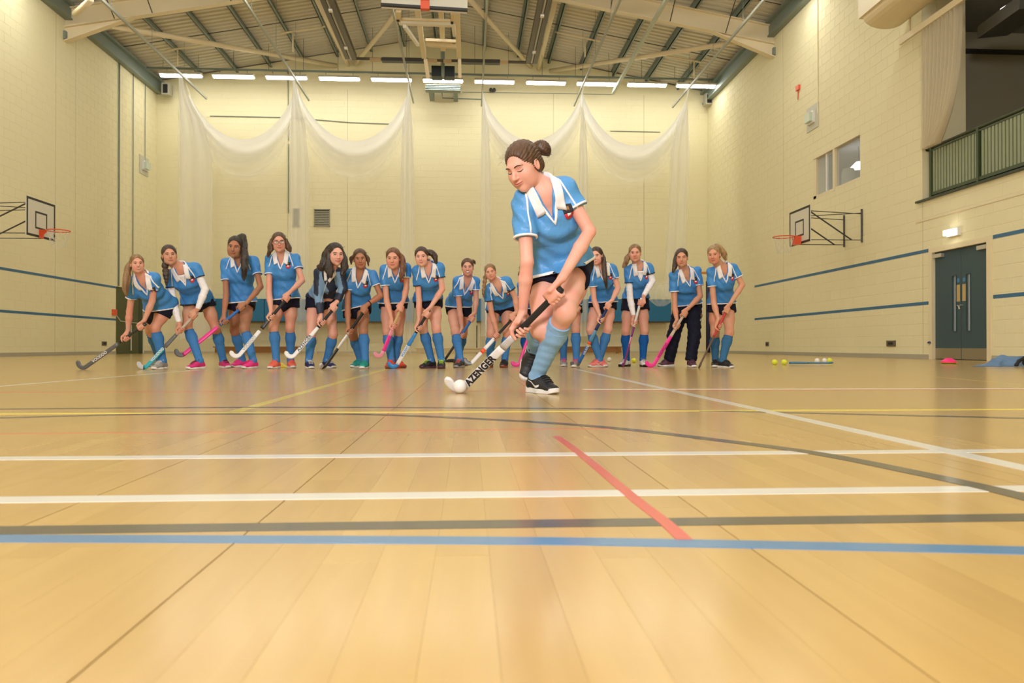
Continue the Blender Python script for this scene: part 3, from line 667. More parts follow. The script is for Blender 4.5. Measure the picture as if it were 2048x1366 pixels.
# ------------------------------------------------------------------ wall mounted basketball goals
def goal(side, X, lab):
    s_ = side                      # +1: on left wall facing +X ; -1: right wall facing -X
    wall = XL if s_ > 0 else XR
    if s_ > 0: cn, cf, top, botm = 52, 109, 392, 481
    else: cn, cf, top, botm = 1621, 1580, 410, 481
    yn, yf = atX(cn, 435, X)[1], atX(cf, 435, X)[1]
    yc = (yn + yf) / 2; hw = abs(yf - yn) / 2
    zc = ((692 - (435 if s_ > 0 else 447)) / FPX) * (yn * FW[1]) + .25; hh = hw * .78
    if s_ < 0: zb, zt = atX(cn, 482, X)[2] - .0, atX(cn, 409, X)[2]
    else: zb, zt = atX(cn, 469, X)[2], atX(cn, 391, X)[2]
    r_ = empty('basketball_goal', (wall, yc, zb), lab, 'basketball hoop')
    MB().box((X - .012, yc - hw, zb), (X + .012, yc + hw, zt)).obj('backboard', mat('backboard_white', (.66, .64, .55), .4), r_)
    bb = .05; m_ = MB(); xf = X + s_ * .014
    def rect(y0, y1, q0, q1, w_):
        for (p, q, r, s) in ((y0, q0, y1, q0 + w_), (y0, q1 - w_, y1, q1), (y0, q0 + w_, y0 + w_, q1 - w_), (y1 - w_, q0 + w_, y1, q1 - w_)): m_.box((min(xf, xf - s_ * .004), p, q), (max(xf, xf - s_ * .004), r, s))
    rect(yc - hw, yc + hw, zb, zt, .05); H = zt - zb
    rect(yc - hw * .42, yc + hw * .42, zb + H * .22, zb + H * .68, .04)
    m_.obj('board_border', black, r_)
    zr = zb + H * .20; R = .23; rc = (X + s_ * (.15 + R), yc, zr)
    MB().box((min(X, X + s_ * .15), yc - .09, zr - .17), (max(X, X + s_ * .02), yc + .09, zr + .02)).obj('ring_plate', orange, r_)
    m_ = MB(); m_.tube([(rc[0] + R * math.cos(t), rc[1] + R * math.sin(t), zr) for t in np.linspace(0, 2 * math.pi, 28, endpoint=False)], .012, 8, closed=True)
    for d in (-.07, .07): m_.tube([(X + s_ * .01, yc + d, zr), (rc[0] - s_ * R * .9, yc + d * 1.3, zr)], .01, 6)
    m_.add([(X, yc - .09, zr), (X, yc + .09, zr), (X + s_ * .16, yc, zr), (X, yc, zr - .16)], [(0, 1, 2), (0, 2, 3), (1, 3, 2)])
    m_.obj('ring', orange, r_, smooth=False)
    m_ = MB(); n = 10
    for k in range(n):
        for dd in (1, -1):
            pts = []
            for j in range(6):
                t = 2 * math.pi * (k + dd * j * .5) / n; rr = R * (1 - .42 * (j / 5) ** .8); pts.append((rc[0] + rr * math.cos(t), rc[1] + rr * math.sin(t), zr - .075 * j))
            m_.tube(pts, .0035, 4, cap=False)
    m_.obj('net', mat('hoop_cord', (.7, .68, .58), .8), r_)
    xb = X - s_ * .03; m_ = MB(); rt = .016
    yA, yB = yc + hw * .75, yc - hw * .75
    z1, z2 = zb + H * .06, zb + H * .86
    for yy in (yA, yB):
        m_.tube([(xb, yy, z2), (wall + s_ * .012, yy, z2 - .06)], rt * .6, 6); m_.tube([(xb, yy, z1), (wall + s_ * .012, yy, z1)], rt * .6, 6)
        m_.tube([(wall + s_ * .022, yy, z2 + .05), (wall + s_ * .022, yy, z1 - .05)], rt * 1.2, 6)
        m_.tube([(xb, yy, z2), (wall + s_ * .25, yy, z1)], rt, 6)
        m_.tube([(xb, yy, z1 - .03), (xb, yy, z2 + .02)], rt, 6)
    m_.tube([(xb, yA, z2), (wall + s_ * .03, yB, z2 - .04)], rt * .6, 6)
    m_.obj('wall_bracket', darkgrey, r_, smooth=False)
goal(1, XL + 1.55, 'basketball goal on the left wall with its hoop pointing right')
goal(-1, XR - 1.25, 'basketball goal on right wall below the viewing window')
# ------------------------------------------------------------------ folding basketball goal under the roof
r_ = empty('ceiling_basketball_goal', tuple(atY(870, 10, 15.6)), 'cream folding basketball goal hanging from the roof over the centre', 'basketball hoop')
ci = mat('orange_ring_dim', (.7, .09, .03), .4)
A, B = atY(762, 10, 15.6), atY(935, 21, 15.6)
MB().bar(tuple(A), tuple(B), .10, .05).obj('board_edge', black, r_)
A2, B2 = A + np.array([0, .35, 1.0]), B + np.array([0, .35, 1.0])
V = [A + [0, .03, .02], B + [0, .03, .02], B2, A2]; V += [v + np.array([0, .04, 0]) for v in V]
MB().add(V, [(0, 1, 2, 3), (7, 6, 5, 4), (0, 4, 5, 1), (3, 2, 6, 7), (0, 3, 7, 4), (1, 5, 6, 2)]).obj('backboard', mat('backboard_white', (.66, .64, .55), .4), r_)
MB().bar(tuple(atY(763, 14, 15.65)), tuple(atY(934, 25, 15.65)), .05, .04).obj('lower_edge', white, r_)
c = atY(850, 10, 15.3); MB().box((c[0] - .09, c[1] - .02, c[2] - .08), (c[0] + .09, c[1] + .1, c[2] + .12)).obj('ring_plate', ci, r_)
m_ = MB(); c2 = c + np.array([0, -.25, .1]); m_.tube([(c2[0] + .23 * math.cos(t), c2[1] + .23 * math.sin(t), c2[2]) for t in np.linspace(0, 6.283, 24, endpoint=False)], .012, 6, closed=True); m_.obj('ring', ci, r_)
def seg(nm, p0, Y0, p1, Y1, w_, m=steelcream): MB().bar(tuple(atY(*p0, Y0)), tuple(atY(*p1, Y1)), w_, w_).obj(nm, m, r_)
seg('upright', (831, -10), 16.2, (848, 113), 20.5, .12); seg('upright', (913, -10), 16.2, (918, 112), 20.5, .12)
seg('lower_leg', (851, 118), 21, (856, 155), 21.3, .09); seg('lower_leg', (919, 118), 21, (920, 155), 21.3, .09)
seg('centre_post', (880, -10), 17, (886, 98), 20, .12)
seg('cross_bar', (851, 80), 19, (912, 83), 19, .07); seg('cross_bar', (853, 89), 19.1, (912, 93), 19.1, .09)
seg('front_beam', (798, 43), 16.5, (909, 47), 16.5, .12, white); seg('front_beam', (795, 38), 16.2, (909, 42), 16.2, .05)
seg('link_arm', (797, 20), 15.7, (797, 40), 16.2, .10); seg('link_arm', (905, 24), 15.7, (906, 44), 16.2, .09)
seg('brace_arm', (809, 52), 16.5, (836, 90), 19, .07, white); seg('brace_arm', (906, 46), 16.5, (909, 70), 17.5, .08, white)
for p in ((796, 37), (904, 42)):
    c = atY(*p, 16.1); MB().box((c[0] - .03, c[1] - .03, c[2] - .06), (c[0] + .03, c[1] + .03, c[2] + .06)).obj('pivot', black, r_)
c0, c1 = atY(861, 131, 24), atY(911, 153, 24)
r_ = empty('loudspeaker_cluster', tuple((c0 + c1) / 2), 'dark blue grey unit hanging behind the middle strip light', 'speaker')
for a_, b_ in ((c0, (c0 + c1) / 2), ((c0 + c1) / 2, c1)): MB().box((a_[0] + .03, 24, c1[2]), (b_[0] - .03, 24.4, c0[2])).obj('speaker_box', mat('blue_black_box', (.012, .022, .035), .5), r_)
MB().box(((c0[0] + c1[0]) / 2 - .05, 23.9, c1[2]), ((c0[0] + c1[0]) / 2 + .05, 24.3, roofz(c0[0]) + .1)).obj('mounting_column', greygreen, r_)
c0, c1 = atY(851, 172, 25.9), atY(921, 183, 25.9)
r_ = empty('louvred_vent', tuple((c0 + c1) / 2), 'grey louvred unit just below the middle strip light', 'vent')
for k in range(4):
    z = c1[2] + (c0[2] - c1[2]) * k / 3; MB().bar((c0[0], 25.9, z), (c1[0], 25.9, z), .3, .02).obj('slat', greygreen, r_)
MB().box((c0[0] + .1, 25.95, c1[2]), (c0[0] + .25, 26.995, c0[2] + .1)).obj('stay', greygreen, r_); MB().box((c1[0] - .25, 25.95, c1[2]), (c1[0] - .1, 26.995, c0[2] + .1)).obj('stay', greygreen, r_)
# radiant tube heater
r_ = empty('radiant_heater', tuple(atY(880, 118, 23.5)), 'dark U-shaped radiant tube heater under the roof', 'heater')
hd = mat('heater_brown', (.085, .07, .05), .45)
zh = atY(702, 114, 23.5)[2]
for p in ((702, 114), (1063, 117)):
    c = atY(*p, 23.5); x = c[0]
    for dx in (-.11, .11): MB().bar((x + dx, 13, zh), (x + dx, 23.5, zh), .13, .16).obj('reflector', hd, r_)
    MB().tube([(x, 13, zh - .04), (x, 23.5, zh - .04)], .04, 8).obj('tube', mat('heater_tube', (.35, .33, .28), .4), r_)
    for y in (15, 17.5, 20, 22.5): MB().bar((x, y, zh - .06), (x, y + .12, zh - .06), .1, .12).obj('clip', white, r_)
a, b = atY(704, 117, 23.6), atY(1066, 125, 23.6)
MB().tube([tuple(a), tuple(b)], .045, 8).obj('cross_tube', hd, r_)
for p0, p1, m in ((764, 856, darkgrey), (915, 1000, darkgrey)): MB().bar(tuple(atY(p0, 120 + (p0 - 764) * .02, 23.5)), tuple(atY(p1, 120 + (p1 - 764) * .02, 23.5)), .2, .11).obj('burner_shroud', m, r_)
for p0, p1 in ((856, 874), (887, 903), (740, 762), (1000, 1016)): MB().bar(tuple(atY(p0, 120 + (p0 - 764) * .02, 23.45)), tuple(atY(p1, 120 + (p1 - 764) * .02, 23.45)), .12, .08).obj('duct_joint', mat('copper_joint', (.5, .36, .2), .5), r_)
# ------------------------------------------------------------------ corner speakers, vents, cables on the back wall
for px, py, lab in ((334, 180, 'small grey speaker in the far left corner'), (1416, 200, 'small grey speaker in the far right corner')):
    c = atY(px, py, 26.6); r_ = empty('wall_speaker', tuple(c), lab, 'speaker')
    MB().box((c[0] - .13, 26.45, c[2] - .2), (c[0] + .13, 26.75, c[2] + .2)).obj('cabinet', mat('speaker_grey', (.4, .38, .3), .5), r_)
    MB().box((c[0] - .08, 26.44, c[2] - .15), (c[0] + .08, 26.452, c[2] + .15)).obj('speaker_grille', black, r_)
    MB().box((c[0] - .04, 26.75, c[2] - .05), (c[0] + .04, 26.995, c[2] + .05)).obj('bracket', darkgrey, r_)
c = atY(985, 180, 26.8); r_ = empty('floodlight', tuple(c), 'small dark twin-headed lamp on the back wall', 'light')
for d in (-.06, .06): MB().ell((c[0] + d, 26.8, c[2]), (.065, .08, .075)).obj('lamp_head', darkgrey, r_, smooth=True)
MB().box((c[0] - .03, 26.8, c[2] - .03), (c[0] + .03, 26.995, c[2] + .03)).obj('bracket', darkgrey, r_)
for (p0, p1, lab) in (((586, 417), (599, 454), 'narrow grey vent grille behind the second net'), ((628, 418), (660, 454), 'wider grey vent grille on the back wall')):
    a, b = atY(*p0, YB), atY(*p1, YB); r_ = empty('vent_grille', tuple(a), lab, 'vent')
    gm = mat('vent_grey', (.33, .32, .25), .5)
    m_ = MB()
    for (q0, q1, q2, q3) in ((a[0], b[2], b[0], b[2] + .03), (a[0], a[2] - .03, b[0], a[2]), (a[0], b[2], a[0] + .03, a[2]), (b[0] - .03, b[2], b[0], a[2])): m_.box((q0, YB - .03, q1), (q2, YB - .002, q3))
    m_.obj('vent_frame', gm, r_); MB().box((a[0] + .03, YB - .006, b[2] + .03), (b[0] - .03, YB - .002, a[2] - .03)).obj('vent_back', mat('vent_dark', (.1, .1, .07), .6), r_)
    for k in range(9):
        z = b[2] + .06 + k * (a[2] - b[2] - .1) / 9; MB().bar((a[0] + .03, YB - .015, z), (b[0] - .03, YB - .015, z), .02, .035).obj('slat', gm, r_)
def cable(pts, r, lab, m=greygreen): MB().tube([tuple(atY(a, b, YB - .02)) for a, b in pts], r, 5, cap=True).obj('cable', m, label=lab, cat='cable')
cable([(420, 232), (576, 235), (700, 245), (780, 248)], .016, 'slack wire along the back wall behind the left nets')
cable([(884, 186), (885, 196), (963, 199), (963, 212)], .02, 'bent conduit below the louvred unit on the back wall')
cable([(925, 184), (1225, 189)], .010, 'straight thin wire right of the middle light on back wall')
cable([(577, 288), (577, 425)], .022, 'short vertical conduit above the narrow vent')
cable([(576, 130), (577, 280)], .018, 'vertical conduit near the third strip light')
cable([(1220, 262), (1320, 264)], .012, 'faint level wire behind the right nets')
# ------------------------------------------------------------------ gym mats, benches, post
tealm = mat('gym_mat_teal', (.008, .155, .34), .5, bump=(6, .3, .02))
def mats(p0, p1, n, lab):
    a, b = atY(*p0, 26.5), atY(*p1, 26.5)
    r_ = empty('folded_gym_mat', (a[0], 26.5, 0), lab, 'gym mat')
    wx = (b[0] - a[0]) / n
    for k in range(n): MB().box((a[0] + k * wx + .01, 26.3, b[2]), (a[0] + (k + 1) * wx - .01, 26.95, a[2])).obj('mat_panel', tealm, r_)
    MB().box((a[0], 26.28, b[2] - .035), (b[0], 26.95, b[2] - .0)).obj('trolley_frame', darkgrey, r_)
    for x in np.linspace(a[0] + .1, b[0] - .1, n // 2 + 1):
        MB().box((x - .02, 26.6, 0), (x + .02, 26.64, b[2] - .03)).obj('leg', creampaint, r_)
mats((432, 598), (826, 643), 4, 'long teal gym mats on a stand along the back wall, left')
mats((953, 598), (1340, 643), 4, 'long teal gym mats on a stand along the back wall, right')
a = atY(972, 592, 26.2); MB().tube([(a[0], 26.2, 0), (a[0], 26.2, a[2])], .035, 10).obj('white_post', white, label='thin white post before the right teal mats', cat='post', smooth=True)
a = atY(953.5, 648, 26.6); MB().tube([(a[0], 26.6, .0), (a[0], 26.6, a[2] - .05)], .018, 6).obj('dark_rod', darkgrey, label='thin dark rod standing under the left edge of the right mats', cat='rod')
wood = mat('bench_wood', (.24, .10, .015), .5, bump=(8, .2, .003, (.2, 1, 6)), var=(5, (.33, .15, .03), (.2, 1, 5)))
for p0, p1, lab, mt in (((428, 693), (600, 705.5), 'low brown wooden bench at the back wall, left', wood), ((1092, 693), (1245, 705.5), 'low brown wooden bench at the back wall, right', wood), ((830, 696), (1078, 705.5), 'pale low bench at the back wall between the brown ones', mat('pale_bench', (.62, .5, .28), .5))):
    a, b = atY(*p0, 26.1), atY(*p1, 26.1); r_ = empty('gym_bench', ((a[0] + b[0]) / 2, 26.1, 0), lab, 'bench')
    MB().box((a[0], 26.0, a[2] - .035), (b[0], 26.28, a[2])).obj('seat', mt, r_)
    MB().box((a[0] + .05, 26.03, .02), (b[0] - .05, 26.06, a[2] - .035)).obj('side_rail', mt, r_)
    for x in (a[0] + .15, b[0] - .2): MB().box((x, 26.01, 0), (x + .06, 26.27, a[2] - .035)).obj('leg', mt, r_)
a = atY(1416, 545, 25.2); r_ = empty('padded_post', (a[0], 25.2, 0), 'navy padded post at the back between the two rightmost players', 'post')
MB().tube([(a[0], 25.2, .02), (a[0], 25.2, a[2] - .3)], .075, 12).obj('padding', mat('navy_pad', (.015, .02, .07), .6), r_, smooth=True)
MB().tube([(a[0], 25.2, a[2] - .3), (a[0], 25.2, a[2] + .05)], .03, 8).obj('pole', darkgrey, r_); MB().box((a[0] - .3, 25.15, a[2] - .05), (a[0] + .1, 25.25, a[2] + .02)).obj('net_band', mat('orange_band', (.6, .22, .02), .6), r_)
c = atY(840, 650, YB); MB().box((c[0] - .05, YB - .02, c[2] - .06), (c[0] + .05, YB, c[2] + .06)).obj('wall_socket', dk, label='small grey socket on the back wall between the mats', cat='socket')
# ------------------------------------------------------------------ cricket net rails and nets
nm = net_mat('white_cricket_netting', (.95, .95, .93, 1), 1)
ends = [((413, 197), 'leftmost'), ((618, 200), 'second from left'), ((827, 205), 'third from left'), ((963, 211), 'third from right'), ((1148, 211), 'second from right'), ((1345, 214), 'rightmost')]
YE = 25.0
zr = 8.35
hooks = [(383, 165), (602, 178), (821, 176), (949, 180), (1165, 183), (1372, 185)]
railX = []
for k, ((px, py), nmx) in enumerate(ends):
    c = atY(px, py, 26.0); hk = hooks[k]
    # rail runs towards the camera along Y at the height of its end
    x, z = c[0], c[2]
    # height at which the line to the vanishing point passes: constant x,z
    r_ = empty('net_rail', (x, 26, z), f'{nmx} of the six grey ceiling rails that carry the white nets', 'rail')
    MB().bar((x, 10.0, z), (x, 26.0, z), .05, .07).obj('rail', mat('rail_grey', (.36, .38, .32), .45), r_)
    for yy in np.arange(12, 26, 2.4): MB().tube([(x, yy, z + .03), (x, yy, roofz(x))], .006, 4).obj('suspension_wire', greygreen, r_)
    railX.append((x, z))
x = atY(1226, 186, 26)[0]; z = atY(1226, 186, 26)[2]
MB().bar((x, 10, z), (x, 26, z), .09, .10).obj('net_rail', mat('rail_pale_green', (.45, .50, .42), .45), label='thicker pale green rail rising right of centre', cat='rail')
def gathered(k, xw, lab, zend=.4, y0=None, shift=0):
    x, z = railX[k]
    h = hooks[k]; Yh = 26.0
    for _ in range(3):                       # hook sits on the rail: find its distance
        Yh = (x - CAM[0]) / (ray(*h)[0] / ray(*h)[1]) if abs(ray(*h)[0]) > .02 else 23.5
    Yh = min(max(Yh, 22.0), 25.6)
    return Yh
hookY = [23.6, 23.7, 23.8, 23.8, 23.9, 24.0]
def column(k, side, w0, w1, zend, lab, lean=0.0):
    x, z = railX[k]; yh = hookY[k]
    n, m = 40, 30; G = np.zeros((n, m, 3)); D = np.zeros((n, m))
    for i in range(n):
        u = i / (n - 1) - .5
        for j in range(m):
            v = j / (m - 1); zz = z - .03 + (zend - z) * v
            wv = w0 + (w1 - w0) * min(1, v * 3.2); flare = min(1, v * 6)
            G[i, j] = (x + u * wv * flare + side * wv * .5 * flare + lean * v * v, yh + .3 * (u + .3) + .02 * math.sin(u * 16 + v), zz)
            D[i, j] = (.85 - .42 * min(1, v * 1.8)) * (1 + .08 * math.sin(u * 13 + 1.3 * k) + .02 * math.sin(u * 31)) * min(1, (.5 - abs(u)) * 9 + .25)
    return sheet('cricket_net', G, nm, None, np.clip(D, 0, 1), label=lab, cat='net', group='white cricket nets gathered from the ceiling rails')
nn = ['leftmost', 'second from left', 'third from left', 'third from right', 'second from right', 'rightmost']
cols = [(0, 1, .25, .95, .5, 0), (1, .6, .2, .55, .3, 0), (2, -.2, .2, .4, .4, 0), (3, .6, .15, .35, .6, 0), (4, .1, .15, .35, .6, 0), (5, -.7, .25, .75, 1.85, -.25)]
for (k, side, w0, w1, ze, ln), q in zip(cols, nn): column(k, side, w0, w1, ze, f'{q} hanging column of sheer white cricket netting', ln)
def swag(k0, k1, lab, dip):
    (xa, za), (xb, zb_) = railX[k0], railX[k1]; n, m = 60, 24
    G = np.zeros((n, m, 3)); D = np.zeros((n, m))
    for i in range(n):
        u = i / (n - 1); x = xa + (xb - xa) * u; z0 = za + (zb_ - za) * u
        c = 1 - (2 * u - 1) ** 2; c = c ** .75 if c > 0 else 0
        zt = z0 - .1 - dip * c; zb2 = zt - (.5 + 1.0 * c) - (.6 * (1 - c))
        for j in range(m):
            v = j / (m - 1)
            G[i, j] = (x, 24.1 + .35 * math.sin(v * 7) * (1 - v) + .3 * v + .5 * c * .3, zt + (zb2 - zt) * v)
            b_ = .95 if v < .25 else .95 * math.exp(-(v - .25) * 2.2)
            D[i, j] = b_ * (1 + .15 * math.sin(v * 26 + 4 * u)) * (1 - max(0, v - .7) / .3)
    return sheet('cricket_net', G, nm, None, np.clip(D, 0, 1), label=lab, cat='net', group='white cricket nets gathered from the ceiling rails')
swag(0, 1, 'swag of white netting between the first two ceiling rails from left', 1.75)
swag(1, 2, 'swag of white netting between the second and third ceiling rails from left', 1.75)
swag(3, 4, 'swag of white netting just behind the running player head', 1.6)
swag(4, 5, 'swag of white netting between the two rightmost ceiling rails', 1.75)
# bag of net at the foot of the rightmost column
c = atY(1322, 600, 23.9); G = np.zeros((40, 20, 3)); D = np.zeros((40, 20))
for i in range(40):
    for j in range(20):
        t = 2 * math.pi * i / 39; v = j / 19; rr = .42 * math.sin(math.pi * (.12 + .8 * v)) * (1 + .12 * math.sin(5 * t)); G[i, j] = (c[0] + .1 * (1 - v) + rr * math.cos(t) * 1.1, 23.9 + rr * math.sin(t), c[2] + .55 - .75 * v); D[i, j] = .16 + .1 * math.sin(9 * t + 6 * v)
sheet('net_bundle', G, nm, None, D, label='loose bundle of netting at the foot of the rightmost net', cat='net')
# ------------------------------------------------------------------ organic surfaces: distance fields meshed with surface nets
def nrm(v): v = np.asarray(v, float); return v / (np.linalg.norm(v) + 1e-12)
def smin(a, b, k):
    h = np.clip(.5 + .5 * (b - a) / k, 0, 1); return b + (a - b) * h - k * h * (1 - h)
def bb(pts, r):
    pts = np.array(pts); return pts.min(0) - r, pts.max(0) + r
def cone(a, b, ra, rb, cut=None):
    """tapered capsule; cut = (c0, c1) keeps only that part of the axis (flat ends)"""
    a = np.asarray(a, float); b = np.asarray(b, float); ab = b - a; L2 = ab @ ab + 1e-9; L = math.sqrt(L2)
    def fn(P):
        q = P - a; t = (q @ ab) / L2; tc = np.clip(t, 0, 1)
        d = np.linalg.norm(q - tc[..., None] * ab, axis=-1) - (ra + (rb - ra) * tc)
        if cut: d = np.maximum(d, np.maximum((cut[0] - t) * L, (t - cut[1]) * L))
        return d
    lo, hi = bb([a, b], max(ra, rb)); return fn, lo, hi
def ecap(a, b, side, ra, rb):
    """capsule of elliptical section: ra=(half width, half depth) at a, rb at b"""
    a = np.asarray(a, float); b = np.asarray(b, float); ab = b - a; L = np.linalg.norm(ab); u = ab / L
    s = nrm(side - u * (side @ u)); f = np.cross(s, u)
    def fn(P):
        q = P - a; t = q @ u; tc = np.clip(t, 0, L); k = tc / L
        rx = ra[0] + (rb[0] - ra[0]) * k; rz = ra[1] + (rb[1] - ra[1]) * k; rm = np.minimum(rx, rz)
        x = (q @ s); z = (q @ f); w_ = t - tc
        k0 = np.sqrt((x / rx) ** 2 + (z / rz) ** 2 + (w_ / rm) ** 2) + 1e-9
        k1 = np.sqrt((x / rx ** 2) ** 2 + (z / rz ** 2) ** 2 + (w_ / rm ** 2) ** 2) + 1e-9
        return k0 * (k0 - 1) / k1
    r = max(*ra, *rb); lo, hi = bb([a, b], r); return fn, lo, hi
def ellip(c, r, R=np.eye(3)):
    c = np.asarray(c, float); r = np.asarray(r, float); R = np.asarray(R)
    def fn(P):
        q = (P - c) @ R
        k0 = np.linalg.norm(q / r, axis=-1) + 1e-9; k1 = np.linalg.norm(q / r ** 2, axis=-1) + 1e-9
        return k0 * (k0 - 1) / k1
    m = r.max(); return fn, c - m, c + m
class Field:
    def __init__(s): s.ops = []; s.lo = np.full(3, 1e9); s.hi = np.full(3, -1e9); s.disp = None
    def add(s, prim, k=.02, op='u'):
        fn, lo, hi = prim; s.ops.append((fn, np.asarray(lo), np.asarray(hi), k, op))
        if op == 'u': s.lo = np.minimum(s.lo, lo); s.hi = np.maximum(s.hi, hi)
        return s
    def plane(s, p, n):      # keep the side opposite to n
        p = np.asarray(p, float); n = nrm(n); s.ops.append((lambda P: (P - p) @ n, None, None, 0, 'i')); return s
    def merge(s, D, fn, P, k, op):
        d = fn(P)
        if op == 'u': return smin(D, d, k)
        if op == 's': return -smin(-D, d, k)
        return np.maximum(D, d)
    def at(s, P):
        P = np.asarray(P, float); D = np.full(P.shape[:-1], .2)
        for fn, lo, hi, k, op in s.ops: D = s.merge(D, fn, P, k, op)
        if s.disp: D = D + s.disp(P)
        return D
    def mesh(s, h, lo=None, hi=None):
        lo = s.lo - 2.5 * h if lo is None else np.asarray(lo, float); hi = s.hi + 2.5 * h if hi is None else np.asarray(hi, float)
        n = np.maximum(((hi - lo) / h).astype(int) + 2, 4); ax = [(lo[i] + h * np.arange(n[i])) for i in range(3)]
        D = np.full(n, .1, dtype=np.float32); M = .045
        for fn, a, b, k, op in s.ops:
            if a is None: sl = [slice(0, n[i]) for i in range(3)]
            else:
                sl = [slice(max(0, int(np.searchsorted(ax[i], a[i] - M))), int(np.searchsorted(ax[i], b[i] + M))) for i in range(3)]
                if any(q.stop <= q.start for q in sl): continue
            P = np.stack(np.meshgrid(*[ax[i][sl[i]] for i in range(3)], indexing='ij'), -1)
            D[tuple(sl)] = s.merge(D[tuple(sl)], fn, P, k, op)
        if s.disp:
            idx = np.nonzero(np.abs(D) < 3 * h + .01); P = np.stack([ax[i][idx[i]] for i in range(3)], -1)
            D[idx] += s.disp(P)
        return nets(D, lo, h)
CORN = np.array([(i, j, k) for i in (0, 1) for j in (0, 1) for k in (0, 1)])
EDG = [(a, b) for a in range(8) for b in range(a + 1, 8) if np.abs(CORN[a] - CORN[b]).sum() == 1]
def nets(D, lo, h):
    ins = D < 0
    c = [ins[i:D.shape[0] - 1 + i, j:D.shape[1] - 1 + j, k:D.shape[2] - 1 + k] for i, j, k in CORN]
    anyi = np.logical_or.reduce(c); alli = np.logical_and.reduce(c); act = anyi & ~alli
    I = np.stack(np.nonzero(act), -1)
    if not len(I): return np.zeros((0, 3)), np.zeros((0, 4), int)
    F = np.stack([D[I[:, 0] + i, I[:, 1] + j, I[:, 2] + k] for i, j, k in CORN], -1)
    S = np.zeros((len(I), 3)); C = np.zeros(len(I))
    for a, b in EDG:
        fa, fb = F[:, a], F[:, b]; m = (fa < 0) != (fb < 0)
        t = np.where(m, fa / np.where(m, fa - fb, 1), 0)
        p = CORN[a] + t[:, None] * (CORN[b] - CORN[a]); S += p * m[:, None]; C += m
    V = (I + S / C[:, None]) * h + lo
    vid = np.full(act.shape, -1, dtype=np.int32); vid[I[:, 0], I[:, 1], I[:, 2]] = np.arange(len(I))
    Q = []
    for ax_ in range(3):
        o1, o2 = (ax_ + 1) % 3, (ax_ + 2) % 3
        s0 = [slice(None)] * 3; s1 = [slice(None)] * 3; s0[ax_] = slice(0, -1); s1[ax_] = slice(1, None)
        x = ins[tuple(s0)] != ins[tuple(s1)]
        E = np.stack(np.nonzero(x), -1); E = E[(E[:, o1] > 0) & (E[:, o2] > 0) & (E[:, o1] < D.shape[o1] - 1) & (E[:, o2] < D.shape[o2] - 1)]
        if not len(E): continue
        fl_ = ins[E[:, 0], E[:, 1], E[:, 2]]
        def g(d1, d2):
            T = E.copy(); T[:, o1] -= d1; T[:, o2] -= d2; return vid[T[:, 0], T[:, 1], T[:, 2]]
        q = np.stack([g(1, 1), g(0, 1), g(0, 0), g(1, 0)], -1)
        q[~fl_] = q[~fl_][:, ::-1]; Q.append(q)
    Q = np.concatenate(Q); Q = Q[(Q >= 0).all(1)]
    return V, Q
def join(*parts):
    Vs = []; Qs = []; n = 0
    for V, Q in parts: Vs.append(V); Qs.append(Q + n); n += len(V)
    return np.concatenate(Vs), np.concatenate(Qs)
def fobj(name, VQ, m, parent=None, **kw):
    o = link(name, np_mesh(name, VQ[0], VQ[1]), m, parent); return tag(o, **kw) if kw else o
def project(field, P, d, n=40):
    P = np.array(P, float)
    for _ in range(n): P = P + d * np.clip(field.at(P)[..., None], -.02, .05) * .8
    return P
def patch(name, field, fr, grid, m, parent, off=.006, mask=None, dirn=None):
    """sheet of points given in a body frame (origin, side, up, front), dropped on to a surface, with turned-in edges"""
    o, s, u, f = fr; n, k = grid.shape[:2]
    P = o + grid[..., 0:1] * s + grid[..., 1:2] * u + f * .28
    S = project(field, P.reshape(-1, 3), -f).reshape(n, k, 3)
    dep = ((P - S) @ f); bad = (np.abs(field.at(S)) > .006) | (dep > .5) | (dep < 0)
    for _ in range(12):                      # rays that missed take the depth of their neighbours
        if not bad.any() or bad.all(): break
        nb_ = bad.copy()
        for i in range(n):
            for j in range(k):
                if not bad[i, j]: continue
                v = [dep[a, b] for a in range(max(0, i - 1), min(n, i + 2)) for b in range(max(0, j - 1), min(k, j + 2)) if not bad[a, b]]
                if v: dep[i, j] = float(np.mean(v)) + .004; nb_[i, j] = False
        bad = nb_
    S = P - dep[..., None] * f
    top = S + f * off; low = S - f * .006
    idx = np.arange(n * k).reshape(n, k); Q = []
    ok = np.ones((n - 1, k - 1), bool) if mask is None else mask
    for i in range(n - 1):
        for j in range(k - 1):
            if not ok[i, j]: continue
            Q.append((idx[i, j], idx[i + 1, j], idx[i + 1, j + 1], idx[i, j + 1]))
            for (di, dj, a, b) in ((-1, 0, (i, j), (i, j + 1)), (1, 0, (i + 1, j + 1), (i + 1, j)), (0, -1, (i + 1, j), (i, j)), (0, 1, (i, j + 1), (i + 1, j + 1))):
                ii, jj = i + di, j + dj
                if ii < 0 or jj < 0 or ii >= n - 1 or jj >= k - 1 or not ok[ii, jj]:
                    Q.append((idx[a], idx[b], idx[b] + n * k, idx[a] + n * k))
    V = np.concatenate([top.reshape(-1, 3), low.reshape(-1, 3)])
    return link(name, np_mesh(name, V, np.array(Q)), m, parent)
